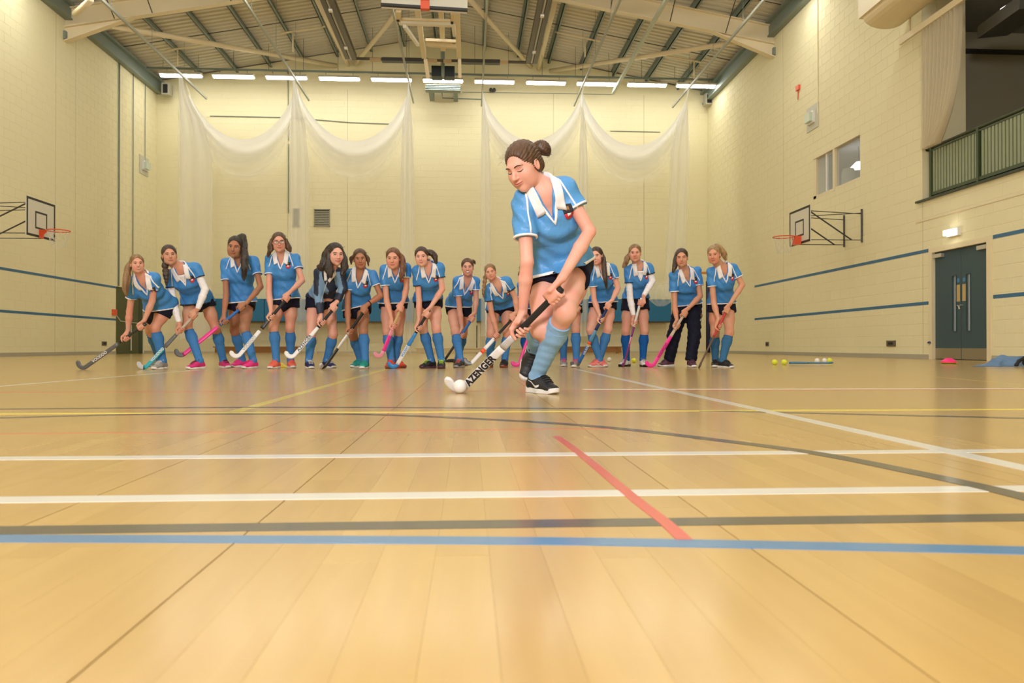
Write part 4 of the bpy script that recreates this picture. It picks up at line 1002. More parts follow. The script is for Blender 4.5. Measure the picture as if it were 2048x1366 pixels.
# ------------------------------------------------------------------ shoes
def shoe_fields():
    U = Field(); c2 = lambda a, b, ra, rb: cone(a, b, ra, rb)
    U.add(cone((0, -.045, .045), (0, -.03, .075), .034, .031), .02)
    U.add(cone((0, -.03, .05), (.0, .06, .045), .036, .040), .03)
    U.add(cone((0, -.01, .075), (0, .045, .06), .030, .032), .03)
    U.add(ecap((0, .06, .036), (.004, .135, .026), np.array([1., 0, 0]), (.044, .034), (.040, .024)), .03)
    U.add(cone((0, -.012, .07), (0, -.016, .15), .031, .034), .008, 's')
    U.plane((0, 0, .018), (0, 0, -1))
    S = Field()
    def sole(P):
        x, y, z = P[..., 0], P[..., 1], P[..., 2]
        def seg(ax, ay, bx, by, ra, rb):
            t = np.clip(((x - ax) * (bx - ax) + (y - ay) * (by - ay)) / ((bx - ax) ** 2 + (by - ay) ** 2), 0, 1)
            return np.hypot(x - ax - t * (bx - ax), y - ay - t * (by - ay)) - (ra + (rb - ra) * t)
        d2 = smin(seg(0, -.05, 0, .06, .036, .040), seg(0, .06, .004, .138, .045, .036), .03)
        zt = .026 + .012 * np.clip((-y - .0) / .06, 0, 1) + .010 * np.clip((y - .13) / .05, 0, 1)
        zb = .0 + .02 * np.clip((y - .12) / .07, 0, 1) ** 2
        return np.maximum(np.maximum(d2, z - zt), zb - z)
    S.add((sole, np.array([-.06, -.1, 0]), np.array([.06, .19, .05])), .002)
    return U, S
SU, SS = shoe_fields()
SHOE_U, SHOE_S = SU.mesh(.0058), SS.mesh(.0058)
SHOE_U2, SHOE_S2 = SU.mesh(.0036), SS.mesh(.0036)
def laces_geo():
    m_ = MB()
    for i in range(5):
        y = .018 + i * .018; p = []
        for x in np.linspace(-.026, .026, 7):
            q = project(SU, np.array([[x, y + .05, .16]]), nrm([0, -.35, -1]))[0]; p.append(tuple(q + np.array([0, .0, .003])))
        m_.tube(p, .0032, 5)
    for s_ in (-1, 1):
        m_.tube([(0, .01, .102), (s_ * .02, .018, .118), (s_ * .036, .03, .108), (s_ * .026, .03, .092), (0, .014, .1)], .0028, 5)
        m_.tube([(0, .012, .1), (s_ * .014, .035, .092), (s_ * .034, .045, .076)], .0026, 5)
    return m_
LACE = laces_geo()
def swoosh_geo(sgn):
    """curved tick on the outer side of the shoe"""
    pts = []; n = 14
    for i in range(n + 1):
        t = i / n; y = .075 - .115 * t; zc = .040 + .030 * t ** 1.4 - .012 * math.sin(math.pi * min(1, t * 1.5)) + .004
        wd = .011 * math.sin(math.pi * (t * .75 + .25) if t > 0 else .7) ** 1.1 * (1 - t) ** .6 + .0012
        for e in (-1, 1):
            q = project(SU, np.array([[sgn * .09, y, zc + e * wd * .6]]), np.array([-sgn, 0, 0.]))[0]; pts.append(tuple(q + np.array([sgn * .0018, 0, 0])))
    m_ = MB(); m_.add(pts, [(2 * i, 2 * i + 1, 2 * i + 3, 2 * i + 2) for i in range(n)]); return m_
SW = {1: swoosh_geo(1), -1: swoosh_geo(-1)}
def place(VQ, M, t, s=1.0): return VQ[0] @ (M.T * s) + t, VQ[1]
def make_shoe(parent, pos, M, s, mu, ms, ml, swoosh=None, fine=False):
    sh = fobj('shoe', place(SHOE_U2 if fine else SHOE_U, M, pos, s), mu, parent)
    fobj('sole', place(SHOE_S2 if fine else SHOE_S, M, pos, s), ms, sh)
    def pm(g, nm_, m):
        V = np.array(g.V) @ (M.T * s) + pos; mb_ = MB(); mb_.V = [tuple(v) for v in V]; mb_.F = g.F; mb_.obj(nm_, m, sh, smooth=True)
    pm(LACE, 'laces', ml)
    if swoosh:
        for g in (1, -1): pm(SW[g], 'side_tick', swoosh)
    return sh
# ------------------------------------------------------------------ materials of people
SK = {'fair': (.66, .365, .27), 'mid': (.60, .33, .22), 'tan': (.40, .20, .115), 'pale': (.72, .42, .335)}
def skin(t): return mat('skin_' + t, SK[t], .48, spec=.35, sss=.12, var=(9, tuple(c * k for c, k in zip(SK[t], (1.05, .86, .84)))), bump=(120, .08, .001))
HC = {'brown': ((.055, .026, .012), (.12, .06, .03)), 'black': ((.012, .008, .006), (.04, .025, .018)), 'light': ((.16, .085, .035), (.30, .18, .08)), 'auburn': ((.10, .038, .016), (.19, .08, .035)), 'dark': ((.028, .014, .009), (.07, .04, .025)), 'blonde': ((.22, .13, .055), (.38, .25, .12))}
def hairm(t):
    a, b = HC[t]; return mat('hair_' + t, a, .42, spec=.5, var=(38, b, (1, 1, .18)), bump=(90, .7, .004, (1, 1, .15)))
shirtm = mat('sky_blue_jersey', (.040, .225, .58), .5, spec=.4, bump=(14, .6, .02), var=(5, (.05, .245, .61)))
whitecl = mat('white_cotton', (.86, .87, .92), .7, bump=(30, .15, .003))
navy = mat('navy_cloth', (.008, .010, .026), .75, spec=.2, bump=(20, .4, .008))
blackcl = mat('black_trim', (.01, .01, .013), .7)
jack_l = mat('jacket_pale_blue', (.16, .30, .50), .6, bump=(16, .4, .01)); jack_d = mat('jacket_navy', (.012, .022, .055), .6, bump=(16, .4, .01))
eyew = mat('eye_white', (.72, .70, .68), .2); irism = mat('iris_brown', (.03, .016, .01), .15); lashm = mat('lash_dark', (.012, .008, .006), .6); teethm = mat('teeth', (.8, .78, .72), .3)
redb = mat('badge_red', (.55, .02, .04), .6); mouthg = mat('mouth_guard_white', (.85, .85, .85), .2)
def sockm(t): c = {'sky': (.055, .21, .52), 'royal': (.008, .10, .38), 'pale': (.25, .47, .76), 'slate': (.04, .15, .32)}[t]; return mat('sock_' + t, c, .8, spec=.2, bump=(70, .35, .003, (3, 3, .4)))
# ------------------------------------------------------------------ hockey sticks
def stick(T, H, toe, zones, label, scale=1.0, floor=False, text=None, textm=None, group=None, toemat=None, headw=.048, tsize=.03, tstart=.12):
    """T top of the grip, H heel (where the shaft meets the hook), toe = rough world direction of the toe"""
    T = np.asarray(T, float); H = np.asarray(H, float); L = np.linalg.norm(T - H); z = (T - H) / L
    x = nrm(np.asarray(toe, float) - z * (np.asarray(toe, float) @ z)); y = np.cross(z, x)
    path = []; rho = .047
    ns = 26
    for i in range(ns + 1):
        t = i / ns; path.append((0, L * (1 - t), 1, 0))
    na = 14; ang = math.radians(152)
    for i in range(1, na + 1):
        a = ang * i / na; rr = rho * (1 + .25 * i / na)
        path.append((rho - rho * math.cos(a) * (1 + .12 * i / na), -rho * math.sin(a) * (1 + .15 * i / na), math.cos(a), math.sin(a)))
    rings = []; tt = []
    tot = L + rho * ang
    for i, (px_, pz, ca, sa) in enumerate(path):
        if i <= ns:
            s_ = L * i / ns; g = s_ / L
            wd = .031 if g < .34 else (.031 + (.044 - .031) * min(1, (g - .34) / .25)); th = .029 if g < .34 else .029 - .008 * min(1, (g - .34) / .3)
            wd = wd if g > .02 else .034
            nx, nz = 1.0, 0.0
        else:
            k = (i - ns) / na; s_ = L + rho * ang * k; wd = .044 + (headw - .044) * min(1, k * 2); th = .021
            if k > .85: wd *= 1 - .45 * ((k - .85) / .15) ** 2
            a = ang * k; nx, nz = math.cos(a), math.sin(a)
            nx, nz = math.cos(a), math.sin(a)
        r_ = []
        for q in range(14):
            t = 2 * math.pi * q / 14; cx, sx = math.cos(t), math.sin(t)
            ex = math.copysign(abs(cx) ** .6, cx) * wd / 2; ey = math.copysign(abs(sx) ** .75, sx) * th / 2
            r_.append(H + x * (px_ + ex * nx) + z * (pz + ex * nz * 1.0) + y * ey)
        rings.append(r_); tt.append(s_ / tot)
    rings = np.array(rings); tt = np.array(tt)
    dz = 0
    if floor: dz = -rings[..., 2].min() + .001
    elif rings[..., 2].min() < .004: dz = .004 - rings[..., 2].min()
    rings[..., 2] += dz
    r_ = empty('hockey_stick', (float(H[0]), float(H[1]), 0), label, 'hockey stick', group)
    for (a, b, nm_, m) in zones:
        ids = [i for i in range(len(tt)) if a - .012 <= tt[i] <= b + .012]
        i0, i1 = ids[0], ids[-1]; V = rings[i0:i1 + 1].reshape(-1, 3); k = 14; F = []
        for i in range(i1 - i0):
            for q in range(k): F.append((i * k + q, (i + 1) * k + q, (i + 1) * k + (q + 1) % k, i * k + (q + 1) % k))
        F.append(tuple(range(k))); F.append(tuple((i1 - i0) * k + q for q in range(k))[::-1])
        MB().add(V, F).obj(nm_, m, r_, smooth=True)
    if text:
        cu = bpy.data.curves.new('t', 'FONT'); cu.body = text; cu.size = tsize; cu.extrude = .0006; cu.offset = .0011 if tsize < .05 else .0024; cu.align_x = 'LEFT'; cu.align_y = 'CENTER'; cu.space_character = 1.08
        to = bpy.data.objects.new('t', cu); COL.objects.link(to); dg = bpy.context.evaluated_depsgraph_get(); dg.update()
        me = bpy.data.meshes.new_from_object(to.evaluated_get(dg)); bpy.data.objects.remove(to)
        v = np.array([q.co[:] for q in me.vertices]); fz = y if y[1] < 0 else -y
        rdir = z if z[0] > 0 else -z; udir = np.cross(fz, rdir)
        base = H + z * tstart + fz * .0118; base[2] += dz
        vv = base + v[:, 0:1] * rdir + v[:, 1:2] * udir + v[:, 2:3] * fz
        me.vertices.foreach_set('co', vv.astype(np.float32).ravel()); me.update(); me.name = 'lettering'
        me.materials.clear(); link('lettering', me, textm or black, r_)
    return r_, z, dz
# ------------------------------------------------------------------ heads and hands
def head_prims(F, c, R, s):
    def g(p): return c + R @ (np.array(p) * s)
    E = lambda p, r, k, op='u': F.add(ellip(g(p), np.array(r) * s, R), k * s, op)
    E((0, .018, .036), (.071, .088, .076), .02); E((0, -.022, -.022), (.058, .066, .078), .035)
    E((0, -.058, -.088), (.021, .020, .018), .03)
    for q in (-1, 1): E((q * .036, -.052, -.026), (.026, .024, .026), .022); E((q * .04, -.03, -.06), (.02, .03, .03), .025)
    E((0, -.074, .026), (.044, .014, .012), .018)
    for q in (-1, 1): E((q * .030, -.099, .003), (.017, .019, .012), .012, 's')
    F.add(cone(g((0, -.082, .010)), g((0, -.104, -.026)), .0075 * s, .0105 * s), .010 * s)
    for q in (-1, 1): E((q * .010, -.094, -.030), (.007, .008, .006), .006)
    E((0, -.084, -.055), (.022, .010, .010), .008)
    for q in (-1, 1):
        E((q * .073, .012, -.006), (.009, .018, .029), .006); E((q * .080, .008, -.004), (.005, .010, .018), .004, 's')
def hand(F, w, g, ax, q, down, s=1.0, fistr=.016, body=None):
    """hand closed round a stick: w wrist, g grip point, ax unit axis of the stick, q side of the stick the palm lies on, down = stick direction towards the head"""
    q = nrm(q - ax * (q @ ax)); m = g - w; m = m - ax * (m @ ax) - q * (m @ q)
    if np.linalg.norm(m) < .01: m = np.cross(ax, q)
    m = nrm(m); rs = fistr
    knu = g + q * (rs + .014) * s + m * .010
    F.add(ecap(w, g + q * (rs + .010) - m * .028, ax, (.024 * s, .019 * s), (.037 * s, .014 * s)), .014)
    F.add(ecap(g + q * (rs + .010) - m * .030, knu, ax, (.037 * s, .0135 * s), (.037 * s, .0115 * s)), .010)
    for i in range(4):
        o = ax * (i - 1.5) * .0195 * s; l = (.86, 1.0, .96, .80)[i] if (down @ ax) < 0 else (.80, .96, 1.0, .86)[i]
        pts = [g + o + (q * math.cos(a) + m * math.sin(a)) * (rs + rr) * s for a, rr in ((math.radians(15), .016), (math.radians(62 * l), .017), (math.radians(125 * l), .012), (math.radians(185 * l), .010), (math.radians(238 * l), .0095))]
        rad = (.0095, .0092, .0086, .0080, .0072)
        for k in range(4): F.add(cone(pts[k], pts[k + 1], rad[k] * s, rad[k + 1] * s), .003)
    b0 = w + (g - w) * .35 + down * .016
    p1 = g + down * .036 * s - m * .034 + q * (rs * .6); p2 = g + down * .048 * s - m * .014 - q * .012 + 0 * q
    p2 = g + down * .050 * s - (m * .8 + q * .2) * (rs + .010); p3 = g + down * .056 * s - (m * .1 + q * .95) * (rs + .009) + m * .004
    F.add(cone(b0, p1, .015 * s, .012 * s), .012); F.add(cone(p1, p2, .0115 * s, .0100 * s), .006); F.add(cone(p2, p3, .0098 * s, .0080 * s), .004)
def rotm(roll, yaw, pitch):
    cr, sr, cy, sy, cp, sp = math.cos(roll), math.sin(roll), math.cos(yaw), math.sin(yaw), math.cos(pitch), math.sin(pitch)
    Ry = np.array([[cr, 0, sr], [0, 1, 0], [-sr, 0, cr]]); Rz = np.array([[cy, -sy, 0], [sy, cy, 0], [0, 0, 1]]); Rx = np.array([[1, 0, 0], [0, cp, -sp], [0, sp, cp]])
    return Ry @ Rz @ Rx
CROP = dict(A=(140, 450, 4.406), B=(420, 450, 4.406), C=(680, 470, 4.708), D=(860, 500, 5.254), E=(1110, 470, 4.709), F=(1290, 470, 4.709), G=(860, 260, 2.484), P=(0, 0, 1))
def person(sp):
    cx, cy, cs = CROP[sp['c']]
    px = lambda p: (cx + p[0] / cs, cy + p[1] / cs)
    J = lambda p, Y: atY(*px(p), Y)
    hres = sp.get('res', .0112); fres = sp.get('fres', .0054)
    # feet
    feet = []
    ss = sp.get('shoe_s', .93)
    for ft in sp['ft']:
        if len(ft) == 3:
            g = atZ(*px(ft[:2]), 0.0); yaw = math.radians(ft[2]); d = np.array([math.sin(yaw), -math.cos(yaw), 0]); side = np.array([d[1], -d[0], 0])
            M = np.stack([np.cross(d, [0, 0, 1]), d, np.array([0, 0, 1.])], 1); o = g - d * .045 * abs(math.sin(yaw)) + np.array([0, .10 + .06 * abs(math.cos(yaw)) * .0, 0]) * 0
            o = g + d * (-.06 * abs(math.sin(yaw)) - .12 * abs(math.cos(yaw)))
            feet.append(dict(o=o, M=M, ank=o + np.array([0, 0, .085]) - d * .012))
        else:
            (ax_, ay_, aY), (tx, ty, tY) = ft
            ank = J((ax_, ay_), aY); toe = J((tx, ty), tY); d = nrm(toe - ank); up_ = nrm(np.array(sp['footup']) - d * (np.array(sp['footup']) @ d)); sd = np.cross(d, up_)
            M = np.stack([sd, d, up_], 1); feet.append(dict(o=ank - up_ * .075 + d * .01, M=M, ank=ank))
    Y0 = sp.get('Y0') or (feet[0]['ank'][1] + feet[1]['ank'][1]) / 2 + .02
    hips = [J(p, Y0) + np.array([0, 0, sp.get('hipup', .05)]) for p in sp['hip']]
    hm = (hips[0] + hips[1]) / 2
    wd = sp.get('hipw', .074); hv = nrm(hips[1] - hips[0]) * wd; hipj = [hm - hv, hm + hv]
    TL = sp.get('torso', .44)
    sm_px = ((sp['sh'][0][0] + sp['sh'][1][0]) / 2, (sp['sh'][0][1] + sp['sh'][1][1]) / 2)
    sm = J(sm_px, Y0 - .2); dd = np.linalg.norm((sm - hm)[[0, 2]]); dy = math.sqrt(max(TL ** 2 - dd ** 2, .06 ** 2)); YS = Y0 - dy
    twist = sp.get('twist', 0)
    dsh = np.array([0, 0, .006]); sh = [J(sp['sh'][0], YS - twist) + dsh, J(sp['sh'][1], YS + twist) + dsh]; sm = (sh[0] + sh[1]) / 2
    swd = np.linalg.norm(sh[1] - sh[0]) / .31; swd = min(max(swd, .8), 1.1)
    u = nrm(sm - hm); s_ = nrm(sh[1] - sh[0]); s_ = nrm(s_ - u * (s_ @ u)); f = np.cross(s_, u)      # front
    if f[1] > 0: f = -f
    nb = sm + u * .045 - f * .012                       # neck base
    # head
    top, chin = np.array(sp['top'], float), np.array(sp['chin'], float); mid = (top + chin) / 2
    YH = YS - sp.get('hdy', .12); hc = J(mid, YH); dpx = np.linalg.norm(np.array(px(top)) - np.array(px(chin)))
    yaw, pitch = math.radians(sp.get('yaw', 0)), math.radians(sp.get('pitch', 4))
    hs = sp.get('hs') or dpx * YH / FPX / .236
    roll = math.atan2(top[0] - chin[0], chin[1] - top[1]) if 'roll' not in sp else math.radians(sp['roll'])
    yaw += -math.atan2(hc[0], hc[1])
    if 'res' not in sp: pitch += .07
    R = rotm(roll, yaw, pitch)
    hl = lambda p: hc + R @ (np.array(p) * hs)
    nk = hl((0, .022, -.06))
    el = []; wr = []
    # stick
    st = sp['stick']; TT = J(st['top'], Y0 + st.get('ty', -.30))
    if st.get('floor'):
        HH = J(st['heel'], sp.get('hY') or min(q['ank'][1] for q in feet) - .16)
    else: HH = J(st['heel'], Y0 + st.get('hy', -.45))
    R_, zax, dz = stick(TT, HH, st['toe'], st['zones'], st['label'], floor=st.get('floor', False), text=st.get('text'), textm=st.get('textm'), headw=st.get('headw', .048), tsize=st.get('tsize', .03), tstart=st.get('tstart', .12))
    TT = TT + [0, 0, dz]; HH = HH + [0, 0, dz]
    L = np.linalg.norm(TT - HH)
    gb = TT - zax * st.get('gb', .055)
    lowpx = np.array(st['low'], float); tp, hp = np.array(st['top'], float), np.array(st['heel'], float)
    tlow = np.clip(((lowpx - tp) @ (hp - tp)) / ((hp - tp) @ (hp - tp)), 0, 1); ga = TT + (HH - TT) * tlow
    grips = [ga, gb]
    qs = [nrm(np.array([-.35, .75, .1])), nrm(np.array([.25, -.8, .35]))]
    if 'qs' in sp: qs = [nrm(np.array(q)) for q in sp['qs']]
    for i in (0, 1):
        wY = grips[i][1] + (.03 if i == 0 else -.02)
        wv = J(sp['wr'][i], wY); dv = wv - grips[i]; ln = np.linalg.norm(dv)
        if ln > .085 or ln < .05: wv = grips[i] + dv / (ln + 1e-9) * min(max(ln, .055), .085)
        wr.append(wv)
        if 'eY' in sp: eY = Y0 + sp['eY'][i]
        else: eY = (sh[i][1] + wv[1]) / 2 + .03
        el.append(J(sp['el'][i], eY))
    kn = [J(sp['kn'][i], (Y0 + feet[i]['ank'][1]) / 2 - sp.get('kf', .05)) if len(sp['kn'][i]) == 2 else J(sp['kn'][i][:2], sp['kn'][i][2]) for i in (0, 1)]
    B = sp.get('build', .93)
    F = Field()
    hipr = (.142 * B, .098 * B)
    F.add(ecap(hm - u * .01, hm + u * .10, s_, hipr, (.126 * B, .086 * B)), .03)
    F.add(ecap(hm + u * .10, sm - u * .16, s_, (.124 * B, .086 * B), (.138 * B * swd, .095 * B)), .05)
    F.add(ecap(sm - u * .16, sm - u * .03, s_, (.138 * B * swd, .096 * B), (.118 * swd, .075)), .05)
    F.add(cone(sm + u * .01, sh[0] - u * .012, .052, .050 * B), .04); F.add(cone(sm + u * .01, sh[1] - u * .012, .052, .050 * B), .04)
    for q in (-1, 1): F.add(ellip(sm - u * .13 + s_ * q * .055 * swd + f * .046 * B, (.050, .040, .050)), .05)
    for i in (0, 1):
        k = kn[i]; a = feet[i]['ank']; h = hipj[i]
        F.add(cone(h, h * .45 + k * .55, .082 * B, .069 * B), .04); F.add(cone(h * .45 + k * .55, k, .069 * B, .051 * B), .03)
        F.add(ellip(k + nrm(np.cross(s_, k - h) * (1 if np.cross(s_, k - h)[1] < 0 else -1)) * .012, (.043 * B, .043 * B, .048 * B)), .02)
        back = nrm(np.array([0, 1.0, 0]) if i < 9 else 0); c_ = k * .68 + a * .32 + sp.get('calfb', np.array([0, .014, 0]))
        F.add(cone(k, c_, .047 * B, .052 * B), .03); F.add(cone(c_, a, .051 * B, .033), .03)
        F.add(cone(a, feet[i]['o'] + feet[i]['M'][:, 1] * .05 + feet[i]['M'][:, 2] * .05, .032, .03), .02)
        F.add(cone(sh[i], el[i], .039 * B, .0315), .018)
        F.add(cone(el[i], el[i] * .65 + wr[i] * .35, .0315, .0335), .012); F.add(cone(el[i] * .65 + wr[i] * .35, wr[i], .0335, .0215), .012)
    F.add(ecap(nb - u * .03, nk, s_, (.060, .055), (.049 * hs + .002, .050 * hs)), .03)
    parts = [F.mesh(hres)]
    FH = Field(); head_prims(FH, hc, R, hs); FH.add(ecap(nb - u * .03, nk, s_, (.060, .055), (.049 * hs + .002, .050 * hs)), .03)
    lo = np.minimum(hl((0, 0, 0)) - .15 * hs, nb); hi = hl((0, 0, 0)) + .15 * hs; lo = hc - .155 * hs; hi = hc + .155 * hs
    parts.append(FH.mesh(fres, lo, hi))
    for i in (0, 1):
        H_ = Field(); hand(H_, wr[i], grips[i], zax, qs[i], -zax, s=sp.get('hands', .92))
        d = nrm(wr[i] - el[i]); H_.add(cone(wr[i] - d * .03, wr[i], .0232, .0215), .010); parts.append(H_.mesh(min(fres, .0048)))
    root = empty('person', (float(hm[0]), float(Y0), 0), sp['label'], 'person', sp.get('group'))
    sk_ = skin(sp.get('skin', 'fair'))
    body = fobj('body', join(*parts), sk_, root)
    # ---- face details
    def surf(x, z, o=.0):
        p = project(FH, hl((x, -.16, z))[None], R @ np.array([0, 1.0, 0]), 30)[0]; return p + R @ np.array([0, -o * hs, 0])
    browc = mat('brow_' + sp['hair'], tuple(c * .8 for c in HC[sp['hair']][0]), .7)
    lipm = mat('lips_' + sp.get('skin', 'fair'), tuple(c * k for c, k in zip(SK[sp.get('skin', 'fair')], (.92, .52, .58))), .4)
    closed = sp.get('closed', False)
    for q in (-1, 1):
        c = surf(q * .0305, .003)
        if not closed:
            m_ = MB(); m_.ell(c + R @ (np.array([0, .0035, 0]) * hs), np.array([.0135, .0075, .0070]) * hs, R, 14, 8); m_.obj('eye', eyew, body, smooth=True)
            m_ = MB(); m_.ell(c + R @ (np.array([0, -.0012, .0004]) * hs), np.array([.0060, .0036, .0064]) * hs, R, 12, 6); m_.obj('iris', irism, body, smooth=True)
        pts = [surf(q * (.0305 + dx), .003 + z_, .0015 if not closed else .001) for dx, z_ in (((-.0145, .0000), (-.009, .0055), (0, .0078), (.009, .0060), (.0155, .0005)) if not closed else ((-.0145, -.001), (-.008, -.005), (0, -.0065), (.008, -.0045), (.016, .000)))]
        MB().tube(pts, [.0008 * hs, .0019 * hs, .0022 * hs, .0022 * hs, .0012 * hs], 6).obj('eyelashes', lashm, body, smooth=True)
        pts = [surf(q * x, z_, .001) for x, z_ in ((.014, .0215), (.022, .0255), (.032, .0275), (.041, .0255), (.048, .0205))]
        MB().tube(pts, [.0022 * hs, .0030 * hs, .0028 * hs, .0021 * hs, .0010 * hs], 6).obj('eyebrow', browc, body, smooth=True)
    sm_ = sp.get('smile', 0.0)
    xs = np.linspace(-.0235 - .003 * sm_, .0235 + .003 * sm_, 9)
    upl = [surf(x, -.0515 + .004 * sm_ * (abs(x) / .023) ** 2 - .0012 * (abs(x) < .003), .0012) for x in xs]; lol = [surf(x * .86, -.0595 + .0065 * (abs(x) / .0235) ** 2 + .004 * sm_ * (abs(x) / .023) ** 2 - .002 * sm_, .0015) for x in xs]
    r1 = [max(.0008, .0029 * (1 - (abs(x) / .026) ** 2)) * hs for x in xs]; r2 = [max(.0009, .0040 * (1 - (abs(x) / .026) ** 2)) * hs for x in xs]
    lp = MB().tube(upl, r1, 8).tube(lol, r2, 8).obj('lips', lipm, body, smooth=True)
    mid_ = [surf(x * .92, -.0553 + .005 * sm_ * (abs(x) / .023) ** 2, .0018) for x in xs]
    MB().tube(mid_, [.0010 * hs if not sp.get('teeth') else .0022 * hs * (1 - (abs(x) / .025) ** 2) + .0004 for x in xs], 6).obj('mouth_line' if not sp.get('teeth') else 'teeth', teethm if sp.get('teeth') else mat('mouth_dark', (.10, .03, .025), .6), body, smooth=True)
    if sp.get('guard'): MB().ell(surf(0, -.055, .004), np.array([.017, .009, .0085]) * hs, R, 12, 8).obj('mouth_guard', mouthg, body, smooth=True)
    for q in (-1, 1): MB().ell(surf(q * .0065, -.0345, -.0008), np.array([.0032, .0022, .0016]) * hs, R, 8, 5).obj('nostril', mat('nostril_dark', (.14, .05, .035), .8), body, smooth=True)
    # ---- hair
    hm_ = hairm(sp['hair'])
    FC = Field()
    E = lambda p, r, k, op='u': FC.add(ellip(hl(p), np.array(r) * hs, R), k * hs, op)
    E((0, .022, .040), (.080, .096, .084), .01); E((0, .045, -.002), (.070, .070, .075), .03)
    E((0, -.094, -.008), (.0655, .074, .090), .010, 's')
    FC.add(ellip(hl((0, -.02, -.10)), np.array([.12, .078, .062]) * hs, R), .012 * hs, 's')
    def strand(P):
        q = (P - hc) @ R / hs; a = np.arctan2(q[..., 0], q[..., 2] - .01); return .0017 * np.sin(a * 34 + 5 * np.sin(q[..., 1] * 26)) * hs + .0012 * np.sin(a * 71 + q[..., 1] * 60) * hs
    FC.disp = strand
    hp_ = [FC.mesh(fres)]
    hair = None
    locks = []
    for lk in sp.get('locks', []):
        pts = []
        for t in lk['pts']:
            pts.append(hl(t[1:4]) if t[0] == 'l' else J(t[:2], YH + t[2]))
        rad = lk['r']; FL = Field(); n = 24
        pa = [np.array(p) for p in pts]; Q = [2 * pa[0] - pa[1]] + pa + [2 * pa[-1] - pa[-2]]; cur = []; rr = []
        for i in range(1, len(Q) - 2):
            for k in range(6):
                t = k / 6; a, b, c, d = Q[i - 1], Q[i], Q[i + 1], Q[i + 2]
                cur.append(.5 * ((2 * b) + (c - a) * t + (2 * a - 5 * b + 4 * c - d) * t * t + (3 * b - a - 3 * c + d) * t ** 3)); rr.append(rad[i - 1] + (rad[i] - rad[i - 1]) * t)
        cur.append(pa[-1]); rr.append(rad[-1])
        br = lk.get('braid', 0)
        for i in range(len(cur) - 1):
            ra, rb = rr[i], rr[i + 1]
            if br: ra *= 1 + .28 * math.sin(i * br); rb *= 1 + .28 * math.sin((i + 1) * br)
            FL.add(cone(cur[i], cur[i + 1], ra, rb), .006)
        CU = np.array(cur)
        def fdisp(P, CU=CU, wv=lk.get('wave', 0)):
            d = ((P[..., None, :] - CU[::3]) ** 2).sum(-1); j = d.argmin(-1) * 3; c = CU[np.minimum(j, len(CU) - 1)]; q = P - c; a = np.arctan2(q[..., 0], q[..., 1])
            return .0020 * np.sin(a * 7 + P[..., 2] * 20) + .0012 * np.sin(a * 15 + P[..., 2] * 45) + wv * np.sin(P[..., 2] * 55 + a * 2 + P[..., 0] * 30)
        FL.disp = fdisp; hp_.append(FL.mesh(fres * 1.1))
        m_ = MB(); rg = random.Random(len(cur))
        for q in range(lk.get('wisps', 9)):                 # loose strands
            i0 = int(len(cur) * .45); off = np.array([rg.uniform(-1, 1), rg.uniform(-1, .3), rg.uniform(-.2, .2)]); p = []
            for i in range(i0, len(cur), 2):
                g_ = (i - i0) / (len(cur) - i0); p.append(cur[i] + off * rr[i] * (.85 + .5 * g_))
            p.append(cur[-1] + off * .012 + np.array([rg.uniform(-.01, .01), 0, -.02 * rg.random()])); 
            if len(p) > 2: m_.tube(p, [.0022] * (len(p) - 1) + [.0006], 4)
        locks.append(m_)
        if lk.get('tie'): locks.append(('tie', cur[1], nrm(cur[2] - cur[0]), rr[1]))
    hair = fobj('hair', join(*hp_), hm_, root)
    for l in locks:
        if isinstance(l, tuple):
            c, d, r = l[1:]; a = nrm(np.cross(d, [0, .3, 1])); b = np.cross(d, a)
            MB().tube([c + (a * math.cos(t) + b * math.sin(t)) * (r + .001) for t in np.linspace(0, 6.283, 12, endpoint=False)], .004, 6, closed=True).obj('hair_tie', blackcl, hair, smooth=True)
        elif l.V: l.obj('loose_strands', hm_, hair, smooth=True)
    m_ = MB(); rg = random.Random(int(hc[0] * 100) + 7)    # baby hairs round the hairline
    for q in range(9):
        sd = rg.choice((-1, 1)); a = rg.uniform(.1, 1.2)
        p0 = hl((sd * .074 * math.sin(a + .3), -.035 + rg.uniform(-.01, .03), .04 + .05 * math.cos(a))); d = R @ np.array([sd * .6, -.1, rg.uniform(-.6, .7)])
        m_.tube([p0, p0 + nrm(d) * .018, p0 + nrm(d) * .03 + np.array([0, 0, -.008])], [.0007, .0005, .0002], 4)
    m_.obj('flyaway_hair', hm_, hair, smooth=True)
    if sp.get('glasses'):
        gm_ = mat('glasses_frame', (.02, .015, .015), .3); m_ = MB()
        for q in (-1, 1):
            cc = hl((q * .032, -.106, .001)); m_.tube([cc + R @ (np.array([math.copysign(abs(math.cos(t)) ** .7, math.cos(t)) * .025, 0, math.copysign(abs(math.sin(t)) ** .7, math.sin(t)) * .017]) * hs) for t in np.linspace(0, 6.283, 20, endpoint=False)], .0019, 6, closed=True)
            m_.tube([hl((q * .057, -.105, .006)), hl((q * .074, -.06, .006)), hl((q * .080, .01, .004))], .0017, 5)
        m_.tube([hl((-.008, -.107, .004)), hl((0, -.108, .007)), hl((.008, -.107, .004))], .0016, 5); g_ = m_.obj('glasses', gm_, root, smooth=True)
        for q in (-1, 1): MB().ell(hl((q * .032, -.106, .001)), np.array([.024, .0008, .016]) * hs, R, 16, 6).obj('lens', mat('spectacle_lens', (.9, .95, .95), .03, alpha=.12), g_, smooth=True)
    # ---- shirt
    jacket = sp.get('jacket'); lo_ = .0125 + sp.get('loose', 0)
    S = Field()
    hem_c = J((sum(p[0] for p in sp['hem']) / len(sp['hem']), sum(p[1] for p in sp['hem']) / len(sp['hem'])), Y0)
    hem_c = hem_c - np.array([0, 0, .006])
